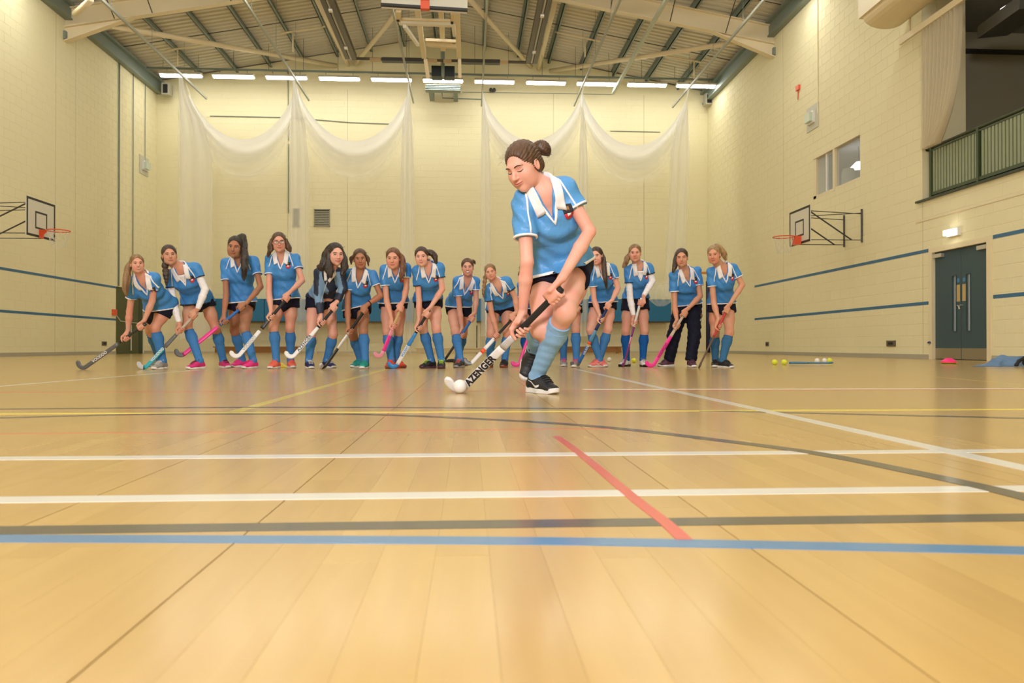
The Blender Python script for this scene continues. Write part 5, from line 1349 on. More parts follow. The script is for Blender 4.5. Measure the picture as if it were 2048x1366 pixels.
    hl0, hl1 = J(sp['hem'][0], Y0), J(sp['hem'][-1], Y0); hside = nrm(hl1 - hl0); hn = nrm(np.cross(hside, nrm(np.array([f[0], f[1], f[2] * .12])))); hn = hn if hn[2] < 0 else -hn     # downward
    tilt = nrm(hn * 1.0)
    hw_ = min(max(np.linalg.norm(hl1 - hl0) / 2, .145 * B), .168 * B)
    S.add(ecap(hem_c + hn * .14, hm + u * .11, s_, (hw_, .120 * B), (.142 * B, .106 * B)), .03)
    S.add(ecap(hm + u * .10, sm - u * .15, s_, (.142 * B, .105 * B), (.152 * B * swd, .108 * B)), .06)
    S.add(ecap(sm - u * .16, sm - u * .03, s_, (.150 * B * swd, .110 * B), (.130 * swd, .087)), .05)
    for q in (-1, 1): S.add(ellip(sm - u * .13 + s_ * q * .050 * swd + f * .050 * B, (.07, .050, .07)), .08)
    for i in (0, 1): S.add(cone(sm + u * .022, sh[i] - u * .012, .060, .050 * B), .05)
    S.add(ecap(hm - u * .035 + f * .012, hm + (kn[0] + kn[1] - hm * 2) * .07 - u * .02, s_, (.150 * B, .126 * B), (.138 * B, .110 * B)), .05)
    for i in (0, 1): S.add(cone(hipj[i] - (kn[i] - hipj[i]) * .04, hipj[i] * .5 + kn[i] * .5, .106 * B, .110 * B), .04)
    SH = Field(); SH.ops = list(S.ops); SH.lo, SH.hi = S.lo, S.hi
    S.plane(hem_c, hn)
    slv = []
    for i in (0, 1):
        if jacket or sp.get('longshirt'): e0, e1 = sh[i], el[i]
        e = sp['slv'][i]; te = np.clip(np.linalg.norm(np.array(px(e)) - np.array(px(sp['sh'][i]))) / (np.linalg.norm(np.array(px(sp['el'][i])) - np.array(px(sp['sh'][i]))) + 1e-6), .25, 1)
        if jacket:
            S.add(cone(sh[i], el[i], .056, .049), .03); S.add(cone(el[i], wr[i], .049, .037, (0, .93)), .02)
            continue
        ax_ = el[i] - sh[i]; L_ = np.linalg.norm(ax_); ue = ax_ / L_; e3 = sh[i] + ax_ * te
        S.add(cone(sh[i] - u * .006, el[i], .056 * B, .058 * B, (-1, te)), .03)
        slv.append((e3, ue, i, te))
    # V neck opening
    vz = -.135 * sp.get('vneck', 1.0)
    def vcut(P):
        q = P - nb; x = np.abs(q @ s_); z = q @ u; fr = q @ f
        w2 = .046 * np.clip((z - vz) / (.03 - vz), 0, 1.4)
        return np.maximum(np.maximum(x - w2, -(z - vz)), .0 - fr)
    if not jacket: S.ops.append((vcut, nb - .2, nb + .2, .004, 's'))
    S.ops.append((cone(nb - u * .0, nb + u * .12 + f * .02, .056, .060)[0], nb - .2, nb + .2, .006, 's'))
    ph = float(hc[0]) * 7
    def folds(P):
        q = P - sm; a = q @ s_; b = q @ u; c = q @ f
        return .0042 * np.sin(a * 26 + b * 34 + ph) * np.sin(b * 17 - a * 9 + ph * 2 + c * 20) +   .0034 * np.sin(b * 62 + a * 38 + 3 * np.sin(a * 15 + ph)) + .0045 * np.sin(a * 42 + 2 * np.sin(b * 9)) * np.clip((-b - .2) * 4, 0, 1)
    S.disp = folds; SH.disp = folds
    SV = S.mesh(hres * .92 if not jacket else .006)
    if jacket:
        V, Q = SV; c = V[Q].mean(1); q = c - sm; a, b, fr_c = q @ s_, q @ u, q @ f
        def seg_t(i0, i1): ab = i1 - i0; return ((c - i0) @ ab) / (ab @ ab), np.linalg.norm(c - i0 - np.clip(((c - i0) @ ab) / (ab @ ab), 0, 1)[:, None] * ab, axis=1)
        lightmask = np.zeros(len(Q), bool)
        for i in (0, 1):
            t1, d1 = seg_t(sh[i], el[i]); t2, d2 = seg_t(el[i], wr[i])
            rel = (c - sh[i]) @ s_ * (1 if i else -1)
            front = ((c - (sh[i] + np.clip(t1, 0, 1)[:, None] * (el[i] - sh[i]))) @ s_) * (-1 if i else 1)
            lightmask |= (d1 < .075) & (t1 > -.1) & (t1 < 1.0) & (np.abs(front - .028) < .030) & (fr_c > -.1)
            lightmask |= (d2 < .07) & (t2 > 0) & (t2 < .45) & (front > .0)
        lightmask |= (b < -.19) & (a < -.045) & (b > -.36)
        lightmask |= (np.abs(b + .11 + (a + .02) * 1.1) < .045) & (np.abs(a + .005) < .055) & (fr_c > .02)
        shirt = fobj('jacket', (V, Q[~lightmask]), jack_d, root); fobj('pale_panel', (V, Q[lightmask]), jack_l, shirt)
    else:
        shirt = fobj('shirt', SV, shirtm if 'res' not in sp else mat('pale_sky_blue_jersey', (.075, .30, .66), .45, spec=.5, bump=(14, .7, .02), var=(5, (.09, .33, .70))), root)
    # trims
    tm = blackcl if sp.get('trim') == 'black' else whitecl
    if not jacket:
        for (e3, ue, i, te) in slv:
            T_ = Field(); T_.add(cone(e3 - ue * .008, e3 + ue * .003, (.056 + .002 * te) * B + .0030, (.056 + .002 * te) * B + .0030, (0, 1)), .002); T_.add(cone(e3 - ue * .05, e3 + ue * .05, .048 * B, .049 * B), .002, 's')
            fobj('sleeve_trim', T_.mesh(.0055 if 'res' not in sp else .004), tm, shirt)
        H_ = Field(); H_.add((lambda P: SH.at(P) - .0032, hem_c - .3, hem_c + .3), .002)
        H_.plane(hem_c + hn * .003, hn); H_.plane(hem_c - hn * .011, -hn); rz_ = .035 + .2 * abs(hn[0]) + .2 * abs(hn[1])
        fobj('hem_trim', H_.mesh(.0082 if 'res' not in sp else .005, hem_c - np.array([.21, .19, rz_]), hem_c + np.array([.21, .19, rz_])), tm, shirt)
    # collar
    fr = (nb, s_, u, f)
    SF = Field(); SF.disp = folds; SF.ops = list(o for o in S.ops if o[4] == 'u') + [o for o in F.ops if o[4] == 'u'][:5] + [F.ops[-1]]
    colm = whitecl
    def quadgrid(a, b, c, d, n=9, k=6):
        g_ = np.zeros((n, k, 2))
        for i in range(n):
            for j in range(k):
                t, v = i / (n - 1), j / (k - 1); g_[i, j] = (np.array(a) * (1 - t) + np.array(b) * t) * (1 - v) + (np.array(d) * (1 - t) + np.array(c) * t) * v
        return g_
    cs_ = sp.get('collar', 1.0)
    if not jacket:
        for q in (-1, 1):
            fl_ = patch('collar_flap', SF, fr, quadgrid((q * .050, .050), (q * .028 , -.082 * cs_), (q * .074, -.104 * cs_), (q * .088, .022)), colm, shirt, .009)
            patch('neck_trim', SF, fr, quadgrid((q * .040, -.03), (q * .0, vz - .002), (q * .0, vz - .020), (q * .054, -.04), 9, 4), colm, shirt, .005)
            patch('piping', SF, fr, quadgrid((q * .086, .01), (q * .128, -.125), (q * .136, -.122), (q * .094, .012), 10, 3), whitecl if sp.get('trim') != 'black' else whitecl, shirt, .0035)
        if sp.get('under'): patch('white_undershirt', SF, fr, quadgrid((-.034, -.035), (-.004, vz + .012), (.004, vz + .012), (.034, -.035), 7, 7), whitecl, shirt, .0025)
    else:
        for q in (-1, 1): patch('collar_flap', SF, fr, quadgrid((q * .046, .045), (q * .004, -.07), (q * .028, -.085), (q * .070, .02)), colm, shirt, .009)
        patch('zip', SF, fr, quadgrid((-.004, -.09), (-.004, -.30), (.004, -.30), (.004, -.09), 12, 3), mat('zip_pale', (.5, .55, .6), .4), shirt, .004)
    V = []; Q = []; n = 17                          # stand of the collar round the back of the neck
    for i in range(n):
        t = math.pi * i / (n - 1); c = nb + s_ * .058 * math.cos(t) - f * .056 * math.sin(t)
        o_ = nrm(c - nb)
        for (r_, z_) in ((0, .002), (0.002, .034), (.008, .033), (.020, -.004)): V.append(c + o_ * r_ + u * (z_ + .004 * math.sin(t)))
    for i in range(n - 1):
        for j in range(3): Q.append((4 * i + j, 4 * i + j + 1, 4 * i + 5 + j, 4 * i + 4 + j))
    link('collar_stand', np_mesh('collar_stand', V, np.array(Q)), colm if not jacket else jack_d, shirt)
    # badge: shield, black above red, small white book
    if not sp.get('nobadge'):
        bx, bz = sp.get('badge', (.080, -.110)); n, k = 15, 11; g_ = np.zeros((n, k, 2))
        for i in range(n):
            for j in range(k):
                v = i / (n - 1); wv = .024 * (1 if v < .55 else math.sqrt(max(0, 1 - ((v - .55) / .47) ** 2))); g_[i, j] = (bx + (j / (k - 1) * 2 - 1) * wv, bz + .032 - v * .066)
        row = np.arange(n - 1)[:, None] * np.ones((1, k - 1)); colj = np.arange(k - 1)[None] * np.ones((n - 1, 1))
        pb = shirt
        patch('badge_black', SF, fr, g_, blackcl, pb, .0062, row < 7); patch('badge_red', SF, fr, g_, redb, pb, .0062, row >= 7)
        patch('badge_book', SF, fr, quadgrid((bx - .009, bz + .0), (bx - .009, bz - .015), (bx + .010, bz - .015), (bx + .010, bz + .0), 4, 4), whitecl, pb, .0078)
        patch('badge_crest', SF, fr, quadgrid((bx - .008, bz + .026), (bx - .008, bz + .012), (bx + .008, bz + .012), (bx + .008, bz + .026), 4, 4), mat('crest_dull_gold', (.25, .12, .04), .6), pb, .0078)
    # long white under sleeves / long sleeves
    if sp.get('sleeves'):
        for i in (0, 1):
            A_ = Field(); A_.add(cone(sh[i], el[i], .044 * B, .037), .015); A_.add(cone(el[i], el[i] * .65 + wr[i] * .35, .037, .039), .012); A_.add(cone(el[i] * .65 + wr[i] * .35, wr[i], .039, .0275, (0, .97)), .012)
            A_.disp = lambda P: .0014 * np.sin(P[..., 2] * 150 + P[..., 0] * 60)
            fobj('white_sleeve', A_.mesh(hres * .8), whitecl, root)
    # ---- shorts or trousers
    P_ = Field()
    P_.add(ecap(hm - u * .02, hm + u * .06, s_, (.152 * B, .112 * B), (.135 * B, .098 * B)), .03)
    if not sp.get('trousers'): P_.add(ecap(hm - u * .035 + f * .01, hm + (kn[0] + kn[1] - hm * 2) * .07 - u * .02, s_, (.135 * B, .112 * B), (.125 * B, .095 * B)), .04)
    if sp.get('trousers'):
        for i in (0, 1):
            k = kn[i]; a = feet[i]['ank']; P_.add(cone(hipj[i], k, .098 * B, .074), .04); P_.add(cone(k, a + np.array([0, 0, .0]), .074, .068, (-1, 1.02)), .03)
        P_.disp = lambda P: .0042 * np.sin(P[..., 2] * 31 + 5 * np.sin(P[..., 0] * 13 + P[..., 2] * 5)) + .003 * np.sin(P[..., 2] * 95 + P[..., 0] * 40)
        pt = fobj('trousers', P_.mesh(hres), navy, root)
        g_ = quadgrid((.085, -.475), (.085, -.53), (.125, -.53), (.125, -.475), 5, 5)
        c = hm + s_ * .08
        patch('trouser_badge', P_, (c, s_, u, f), quadgrid((.0, -.06), (.0, -.095), (.03, -.095), (.03, -.06), 5, 4), mat('crest_dull_gold', (.25, .12, .04), .6), pt, .004)
        patch('trouser_badge_script', P_, (c, s_, u, f), quadgrid((-.025, -.10), (-.025, -.112), (.05, -.112), (.05, -.10), 3, 5), mat('badge_grey', (.4, .42, .42), .6), pt, .004)
    else:
        sc_ = [J(p, Y0 - .02) for p in sp['sho']]
        for i in (0, 1):
            h, k = hipj[i], kn[i]; L_ = np.linalg.norm(k - h); d = (k - h) / L_
            te = float(np.clip((h[2] - sc_[i][2]) / (h[2] - k[2]) + .03, .32, .6))
            P_.add(cone(h - d * .02, k, .096 * B, .099 * B, (-1, te)), .03)
        P_.disp = lambda P: .0025 * np.sin(P[..., 2] * 40 + 3 * np.sin(P[..., 0] * 22)) + .002 * np.sin(P[..., 0] * 70 + P[..., 2] * 20)
        fobj('shorts', P_.mesh(hres * .92), navy, root)
        for i in (0, 1):
            k, a = kn[i], feet[i]['ank']; c_ = k * .68 + a * .32 + sp.get('calfb', np.array([0, .014, 0])); C = Field()
            up = sp.get('socktop', .13)
            C.add(cone(k, c_, .0525 * B, .058 * B), .03); C.add(cone(c_, a, .057 * B, .038), .03); C.add(cone(a, feet[i]['o'] + feet[i]['M'][:, 1] * .03 + feet[i]['M'][:, 2] * .06, .037, .033), .02)
            d = nrm(k - a); C.plane(k - d * np.linalg.norm(k - a) * up, d)
            C.disp = lambda P: .0009 * np.sin(P[..., 2] * 170 + P[..., 0] * 40)
            sk2 = fobj('sock', C.mesh(hres * .85), sockm(sp.get('sock', 'sky')), root)
            tc_ = k - d * np.linalg.norm(k - a) * up; ax1 = nrm(np.cross(d, [0, 1, .1])); ax2 = np.cross(d, ax1); cf = MB()
            for zz, r_ in ((0.001, .0022), (-.042, .0016)):
                ring = []
                for t in np.linspace(0, 2 * math.pi, 26, endpoint=False):
                    o_ = (ax1 * math.cos(t) + ax2 * math.sin(t)); p = tc_ + d * (zz - .003) + o_ * .12
                    ring.append(project(C, p[None], -o_, 25)[0])
                cf.tube(ring, r_, 5, closed=True)
            cf.obj('sock_cuff', sockm(sp.get('sock', 'sky')), sk2, smooth=True)
    for i in (0, 1):
        mu, ms, ml = sp['shoes'][i] if isinstance(sp['shoes'], list) else sp['shoes']
        if sp.get('skipfoot') == i: pass
        make_shoe(root, feet[i]['o'], feet[i]['M'], ss, mu, ms, ml, sp.get('tick'), 'res' in sp)
    if sp.get('watch') is not None:
        i = sp['watch']; d = nrm(wr[i] - el[i]); c = wr[i] - d * .02; a = nrm(np.cross(d, [0, 1, .2])); b = np.cross(d, a)
        MB().tube([c + (a * math.cos(t) + b * math.sin(t)) * .028 for t in np.linspace(0, 6.283, 16, endpoint=False)], .005, 6, closed=True).obj('wrist_band', blackcl if sp.get('watchdark') else mat('bracelet', (.6, .55, .45), .3, metal=.7), root, smooth=True)
    return root
# ------------------------------------------------------------------ the players
def sm_(n, c): return mat('shoe_' + n, c, .55, bump=(60, .3, .002))
W_ = sm_('white', (.72, .72, .70)); K_ = sm_('black', (.012, .012, .014)); MG = sm_('magenta', (.60, .02, .18)); PK = sm_('hot_pink', (.78, .03, .25)); CO = sm_('coral', (.80, .14, .09)); RD = sm_('neon_red', (.85, .07, .03))
NV = sm_('navy', (.012, .018, .10)); TL = sm_('teal', (.01, .30, .27)); GY = sm_('grey', (.30, .29, .28)); DG = sm_('dark_grey', (.04, .04, .045)); BR = sm_('brick', (.28, .07, .05)); CP = sm_('salmon', (.80, .20, .20)); PL = sm_('plum', (.09, .03, .06)); LM = sm_('lime', (.45, .75, .05))
def gm(n, c, r=.35): return mat('stick_' + n, c, r)
gK = gm('grip_black', (.012, .012, .013), .7); gW = gm('white', (.74, .75, .77)); gG = gm('grey', (.12, .13, .14)); gB = gm('blue', (.02, .22, .60)); gP = gm('pink', (.80, .03, .30)); gT = gm('grip_tan', (.55, .38, .18), .7); gC = gm('cyan', (.03, .38, .50)); gBe = gm('grip_beige', (.50, .42, .34), .7)
gN = gm('grip_navy', (.015, .03, .14), .7); gBl = gm('grip_blue', (.02, .14, .48), .7); gD = gm('dark', (.03, .032, .035)); gO = gm('orange', (.85, .09, .02)); gR = gm('red', (.45, .025, .03)); gPu = gm('purple', (.22, .02, .22)); gBr = gm('brown', (.10, .055, .04)); gLP = gm('pale_pink', (.75, .30, .42)); gWg = gm('grip_white', (.66, .68, .66), .6); gS = gm('silver', (.5, .5, .52), .25); gLB = gm('light_blue', (.10, .30, .55))
wtx = mat('lettering_white', (.75, .76, .78), .4); ktx = mat('lettering_black', (.015, .015, .02), .4); dtx = mat('lettering_dark_pink', (.25, .0, .09), .4); stx = mat('lettering_silver_grey', (.30, .33, .36), .4)
LEFT = (-1, 0, .45); FRONT = (-.35, -1, .3)
def L_(x, y, z): return ('l', x, y, z)
team = [
 dict(c='A', label='player leftmost in the row, long light brown side ponytail, grinning, holding a dark stick', skin='fair', hair='light', smile=1, teeth=1, sock='sky', yaw=6, pitch=2, top=(585, 262), chin=(600, 428),
  sh=[(560, 500), (745, 470)], slv=[(537, 645), (752, 568)], el=[(525, 760), (725, 670)], wr=[(512, 925), (655, 840)], hip=[(765, 745), (845, 740)], hem=[(655, 752), (885, 730)], sho=[(745, 805), (845, 795)], kn=[(705, 930), (748, 905)], ft=[(700, 1250, -25), (745, 1275, -12)], Y0=8.25,
  shoes=(GY, W_, W_), shoes_note=0, locks=[dict(pts=[L_(-.04, .07, .03), (512, 380, .0), (500, 480, -.05), (490, 560, -.06), (500, 625, -.06)], r=[.030, .030, .034, .030, .010], wisps=12)],
  stick=dict(top=(668, 868), low=(500, 990), heel=(141, 1247), floor=True, toe=LEFT, zones=[(0, .38, 'grip', gD), (.38, 1, 'shaft', gG)], text='VOODOO', textm=wtx, tsize=.040, tstart=.10, label='charcoal hockey stick reaching the floor furthest left')),
 dict(c='A', label='player second from left, brown side braid, black trimmed shirt over long white sleeves', skin='mid', hair='dark', sock='sky', yaw=4, pitch=2, top=(865, 178), chin=(888, 358), trim='black', under=1, sleeves=1,
  sh=[(870, 440), (1105, 375)], slv=[(880, 555), (1162, 452)], el=[(915, 700), (1190, 570)], wr=[(962, 860), (1140, 715)], hip=[(1060, 690), (1200, 690)], hem=[(980, 698), (1272, 675)], sho=[(1040, 712), (1210, 700)], kn=[(1032, 890), (1285, 915)], ft=[(1045, 1273, -30), (1395, 1262, 40)],
  shoes=(MG, W_, K_), locks=[dict(pts=[L_(-.05, .06, .0), (840, 375, -.02), (845, 430, -.07), (850, 480, -.08), (850, 520, -.08)], r=[.026, .026, .026, .018, .012], braid=1.6, wisps=3)],
  stick=dict(top=(1122, 775), low=(975, 930), heel=(683, 1247), floor=True, toe=LEFT, zones=[(0, .36, 'grip', gBe), (.36, .58, 'shaft', gG), (.58, .9, 'blade', gC), (.9, 1, 'toe', gS)], text='VOODOO', textm=wtx, tsize=.038, tstart=.06, label='hockey stick with beige grip and turquoise blade')),
 dict(c='B', label='player third from left, dark high ponytail over one shoulder, bright pink shoes', skin='tan', hair='black', sock='sky', yaw=-12, pitch=4, top=(232, 100), chin=(210, 295),
  sh=[(135, 335), (390, 315)], slv=[(115, 490), (425, 435)], el=[(142, 620), (445, 545)], wr=[(122, 795), (330, 680)], hip=[(215, 700), (335, 700)], hem=[(160, 690), (395, 672)], sho=[(215, 720), (345, 720)], kn=[(215, 930), (305, 915)], ft=[(195, 1255, -35), (300, 1268, -25)],
  shoes=(PK, W_, PK), locks=[dict(pts=[L_(.02, .05, .10), L_(.055, .05, .11), (300, 190, .0), (305, 290, -.07), (305, 390, -.14), (300, 485, -.14)], r=[.030, .040, .036, .040, .034, .010], wave=.003, tie=1)],
  stick=dict(top=(312, 703), low=(130, 850), heel=(-226, 1136), hy=-.45, toe=LEFT, zones=[(0, .38, 'grip', gBl), (.38, .88, 'shaft', gP), (.88, 1, 'toe', gG)], label='pink hockey stick with bright blue grip, its head raised', headw=.05)),
 dict(c='B', label='player fourth from left and tallest in the row, wavy brown hair, dark glasses', skin='fair', hair='brown', sock='sky', yaw=0, pitch=3, top=(603, 66), chin=(614, 245), glasses=1,
  sh=[(525, 305), (750, 295)], slv=[(502, 438), (798, 382)], el=[(520, 600), (812, 490)], wr=[(540, 765), (725, 555)], hip=[(605, 690), (720, 690)], hem=[(555, 662), (785, 640)], sho=[(610, 725), (725, 722)], kn=[(560, 905), (705, 905)], ft=[(535, 1268, -10), (735, 1262, 25)],
  shoes=(CO, W_, CO), locks=[dict(pts=[L_(-.05, .03, .04), (545, 150, .02), (535, 200, .0), (512, 275, .0)], r=[.025, .028, .034, .012], wave=.003), dict(pts=[L_(.05, .03, .04), (672, 150, .03), (690, 200, .03), (708, 232, .03)], r=[.025, .026, .032, .012], wave=.003)],
  stick=dict(top=(705, 615), low=(545, 815), heel=(267, 1138), hy=-.5, toe=LEFT, zones=[(0, .34, 'grip', gK), (.34, .52, 'dark_shaft', gD), (.52, 1, 'blade', gW)], text='VOODOO', textm=stx, tsize=.040, tstart=.05, label='hockey stick with white blade and black upper half, held up')),
 dict(c='B', label='player with long dark wavy hair wearing a navy and pale blue jacket', skin='pale', hair='black', sock='sky', yaw=16, pitch=5, top=(1105, 160), chin=(1112, 365), jacket=1, nobadge=1, smile=.6,
  sh=[(965, 420), (1140, 430)], slv=[(965, 500), (1150, 500)], el=[(955, 600), (1170, 560)], wr=[(975, 790), (1140, 630)], hip=[(900, 700), (1050, 700)], hem=[(838, 630), (1090, 640)], sho=[(895, 740), (1070, 735)], kn=[(893, 955), (1085, 960)], ft=[(898, 1268, 25), (1090, 1262, 45)],
  shoes=(NV, W_, W_), locks=[dict(pts=[L_(-.03, .03, .08), (1040, 250, .03), (1020, 320, .0), (990, 370, -.02), (950, 365, .0)], r=[.04, .055, .055, .045, .014], wave=.003, wisps=14), dict(pts=[L_(-.06, .02, .03), (1050, 330, -.03), (1050, 400, -.09), (1065, 455, -.12)], r=[.035, .042, .045, .014], wave=.003), dict(pts=[L_(.05, .02, .06), (1180, 300, .0), (1185, 370, -.04), (1165, 440, -.08)], r=[.03, .034, .038, .014], wave=.003)],
  stick=dict(top=(1121, 702), low=(978, 850), heel=(749, 1143), hy=-.45, toe=LEFT, zones=[(0, .38, 'grip', gK), (.38, 1, 'blade', gW)], text='AZENGER', textm=ktx, tsize=.046, tstart=.05, label='white hockey stick with black lettering held by the player in a jacket')),
 dict(c='C', label='player with teal shoes and a dark wristband, curly brown hair tied back', skin='tan', hair='brown', sock='sky', yaw=0, pitch=5, top=(182, 132), chin=(196, 322), smile=.3, watch=1, watchdark=1,
  sh=[(75, 370), (300, 375)], slv=[(48, 520), (335, 478)], el=[(72, 690), (385, 570)], wr=[(78, 860), (290, 605)], hip=[(95, 720), (220, 705)], hem=[(8, 712), (268, 650)], sho=[(100, 775), (215, 735)], kn=[(125, 950), (218, 905)], ft=[(118, 1250, -30), (212, 1262, -5)],
  shoes=(TL, W_, TL), locks=[dict(pts=[L_(-.065, .02, .04), (108, 220, .01), (104, 270, .02)], r=[.018, .018, .008], wave=.004), dict(pts=[L_(.065, .02, .04), (262, 220, .01), (266, 285, .02)], r=[.018, .018, .008], wave=.004)],
  stick=dict(top=(258, 678), low=(90, 905), heel=(-125, 1222), floor=True, toe=FRONT, zones=[(0, .38, 'grip', gK), (.38, .62, 'shaft', gW), (.62, .93, 'blade', gD), (.93, 1, 'toe', gS)], label='hockey stick with white middle seen edge-on beside the teal shoes')),
 dict(c='C', label='player with straight auburn ponytail in front of shoulder and neon red shoes', skin='fair', hair='auburn', sock='sky', yaw=-8, pitch=4, top=(500, 122), chin=(503, 328),
  sh=[(415, 330), (625, 310)], slv=[(403, 480), (650, 400)], el=[(440, 620), (625, 500)], wr=[(480, 780), (600, 610)], hip=[(440, 650), (570, 650)], hem=[(362, 638), (632, 632)], sho=[(430, 680), (585, 678)], kn=[(440, 905), (552, 910)], ft=[(455, 1258, -8), (600, 1252, 50)],
  shoes=(RD, BR, RD), locks=[dict(pts=[L_(.04, .06, .06), (588, 220, .0), (592, 300, -.05), (580, 370, -.11), (570, 440, -.12)], r=[.026, .026, .030, .026, .008])],
  stick=dict(top=(588, 652), low=(495, 850), heel=(402, 1112), hy=-.4, toe=(-.75, -.6, .4), zones=[(0, .38, 'grip', gT), (.38, .55, 'shaft', gLP), (.55, .8, 'blade', gP), (.8, 1, 'toe', gLP)], label='pink hockey stick with tan wooden-looking grip')),
 dict(c='C', label='player with black trimmed shirt, dark ponytail behind, holding a blue and white stick', skin='pale', hair='dark', sock='sky', yaw=-8, pitch=3, top=(762, 112), chin=(776, 305), trim='black', smile=.2,
  sh=[(722, 335), (935, 305)], slv=[(705, 480), (965, 400)], el=[(745, 620), (962, 510)], wr=[(742, 800), (880, 625)], hip=[(765, 650), (895, 650)], hem=[(685, 630), (960, 600)], sho=[(765, 678), (905, 675)], kn=[(782, 885), (905, 885)], ft=[(775, 1255, -45), (952, 1258, 0)],
  shoes=(K_, PL, LM), locks=[dict(pts=[L_(.03, .08, .05), (858, 170, .06), (890, 205, .07), (905, 262, .06)], r=[.030, .032, .030, .010], wave=.004, tie=1)],
  stick=dict(top=(843, 698), low=(745, 860), heel=(540, 1210), floor=True, toe=LEFT, zones=[(0, .36, 'grip', gK), (.36, .55, 'shaft', gB), (.55, .84, 'blade', gW), (.84, 1, 'toe', gB)], text='VOODOO', textm=gB, tsize=.034, tstart=.10, label='blue and white hockey stick with black grip')),
 dict(c='D', label='player with a white mouthguard showing and both arms low, grip blue', skin='fair', hair='brown', sock='sky', yaw=0, pitch=2, top=(390, 88), chin=(400, 282), guard=1,
  sh=[(285, 330), (480, 330)], slv=[(240, 475), (505, 415)], el=[(310, 620), (485, 520)], wr=[(335, 820), (480, 640)], hip=[(240, 615), (360, 615)], hem=[(150, 580), (415, 590)], sho=[(240, 660), (370, 672)], kn=[(265, 865), (352, 875)], ft=[(275, 1238, -20), (375, 1215, 50)],
  shoes=(DG, GY, CO), locks=[dict(pts=[L_(.03, .09, .05), (455, 118, .09), (472, 140, .10)], r=[.022, .020, .008])],
  stick=dict(top=(468, 686), low=(332, 890), heel=(160, 1150), hy=-.30, toe=FRONT, zones=[(0, .36, 'grip', gBl), (.36, 1, 'shaft', gD)], label='black hockey stick with blue grip seen edge-on')),
 dict(c='D', label='player crouching lowest in the row, head tilted, thin side braid, black trimmed shirt', skin='fair', hair='light', sock='sky', yaw=-4, pitch=2, top=(620, 148), chin=(652, 322), trim='black', under=0,
  sh=[(605, 430), (805, 330)], slv=[(600, 535), (868, 408)], el=[(650, 680), (895, 500)], wr=[(705, 870), (918, 640)], hip=[(665, 620), (830, 600)], hem=[(615, 610), (905, 560)], sho=[(660, 670), (840, 632)], kn=[(640, 885), (812, 880)], ft=[(612, 1235, -10), (765, 1235, -12)],
  shoes=(K_, BR, K_), locks=[dict(pts=[L_(-.05, .05, .0), (578, 300, -.01), (570, 370, -.04), (562, 430, -.06), (560, 490, -.06)], r=[.022, .020, .017, .014, .008], braid=1.6, wisps=3)],
  stick=dict(top=(905, 682), low=(715, 915), heel=(450, 1175), hy=-.35, toe=(-1, .1, .3), zones=[(0, .42, 'grip', gK), (.42, .62, 'shaft', gW), (.62, .68, 'band', gO), (.68, .88, 'blade', gW), (.88, 1, 'toe', gG)], label='white hockey stick with orange band, partly behind the running player stick')),
 dict(c='D', label='player mostly hidden behind the running player forearm, pink stick at her feet', skin='fair', hair='light', sock='royal', yaw=0, pitch=3, top=(1000, 135), chin=(1004, 318),
  sh=[(965, 375), (1125, 380)], slv=[(950, 490), (1150, 480)], el=[(965, 640), (1165, 590)], wr=[(1000, 830), (1120, 700)], hip=[(990, 620), (1090, 620)], hem=[(925, 590), (1130, 590)], sho=[(990, 665), (1090, 665)], kn=[(995, 880), (1150, 870)], ft=[(1005, 1228, -10), (1155, 1228, 5)],
  shoes=(K_, W_, K_), locks=[dict(pts=[L_(-.04, .07, .0), (945, 235, .04), (930, 262, .05)], r=[.020, .016, .006])],
  stick=dict(top=(1100, 730), low=(1020, 890), heel=(948, 1180), hy=-.30, toe=LEFT, zones=[(0, .36, 'grip', gW), (.36, 1, 'blade', gP)], label='bright pink hockey stick beside the raised shoe of running player')),
 dict(c='E', label='player mostly hidden behind the running player hip, one leg with grey and pink shoe', skin='fair', hair='brown', sock='sky', yaw=0, pitch=3, top=(62, 290), chin=(64, 400),
  sh=[(10, 440), (200, 440)], slv=[(10, 530), (240, 500)], el=[(20, 640), (278, 510)], wr=[(70, 800), (232, 625)], hip=[(70, 650), (185, 650)], hem=[(0, 640), (245, 640)], sho=[(70, 730), (190, 730)], kn=[(80, 895), (195, 890)], ft=[(85, 1240, -5), (178, 1248, -20)],
  shoes=(GY, W_, PK), hs=.88,
  stick=dict(top=(236, 660), low=(100, 880), heel=(-112, 1182), hy=-.35, toe=LEFT, zones=[(0, .36, 'grip', gK), (.36, .9, 'blade', gC), (.9, 1, 'toe', LM)], label='turquoise hockey stick half hidden behind the running player shin')),
 dict(c='E', label='player with long straight dark ponytail down her front and coral pink shoes', skin='pale', hair='dark', sock='sky', yaw=-14, pitch=3, top=(382, 112), chin=(398, 290), smile=1, teeth=1,
  sh=[(340, 330), (540, 315)], slv=[(340, 490), (590, 402)], el=[(370, 620), (592, 500)], wr=[(420, 755), (555, 590)], hip=[(385, 660), (530, 660)], hem=[(315, 632), (592, 622)], sho=[(385, 680), (535, 698)], kn=[(335, 895), (498, 888)], ft=[(345, 1245, -60), (478, 1245, 20)], tick=W_,
  shoes=(CP, W_, CP), locks=[dict(pts=[L_(.05, .06, .03), (458, 230, -.02), (462, 310, -.08), (472, 400, -.13), (484, 495, -.13)], r=[.024, .024, .028, .026, .008])],
  stick=dict(top=(520, 640), low=(440, 800), heel=(226, 1210), floor=True, toe=(-.8, -.4, .45), zones=[(0, .40, 'grip', gN), (.40, .56, 'shaft', gLB), (.56, .61, 'band', gO), (.61, .86, 'blade', gBl), (.86, 1, 'toe', gG)], text='GRAYS', textm=wtx, tsize=.036, tstart=.11, label='blue hockey stick with orange band and white letters')),
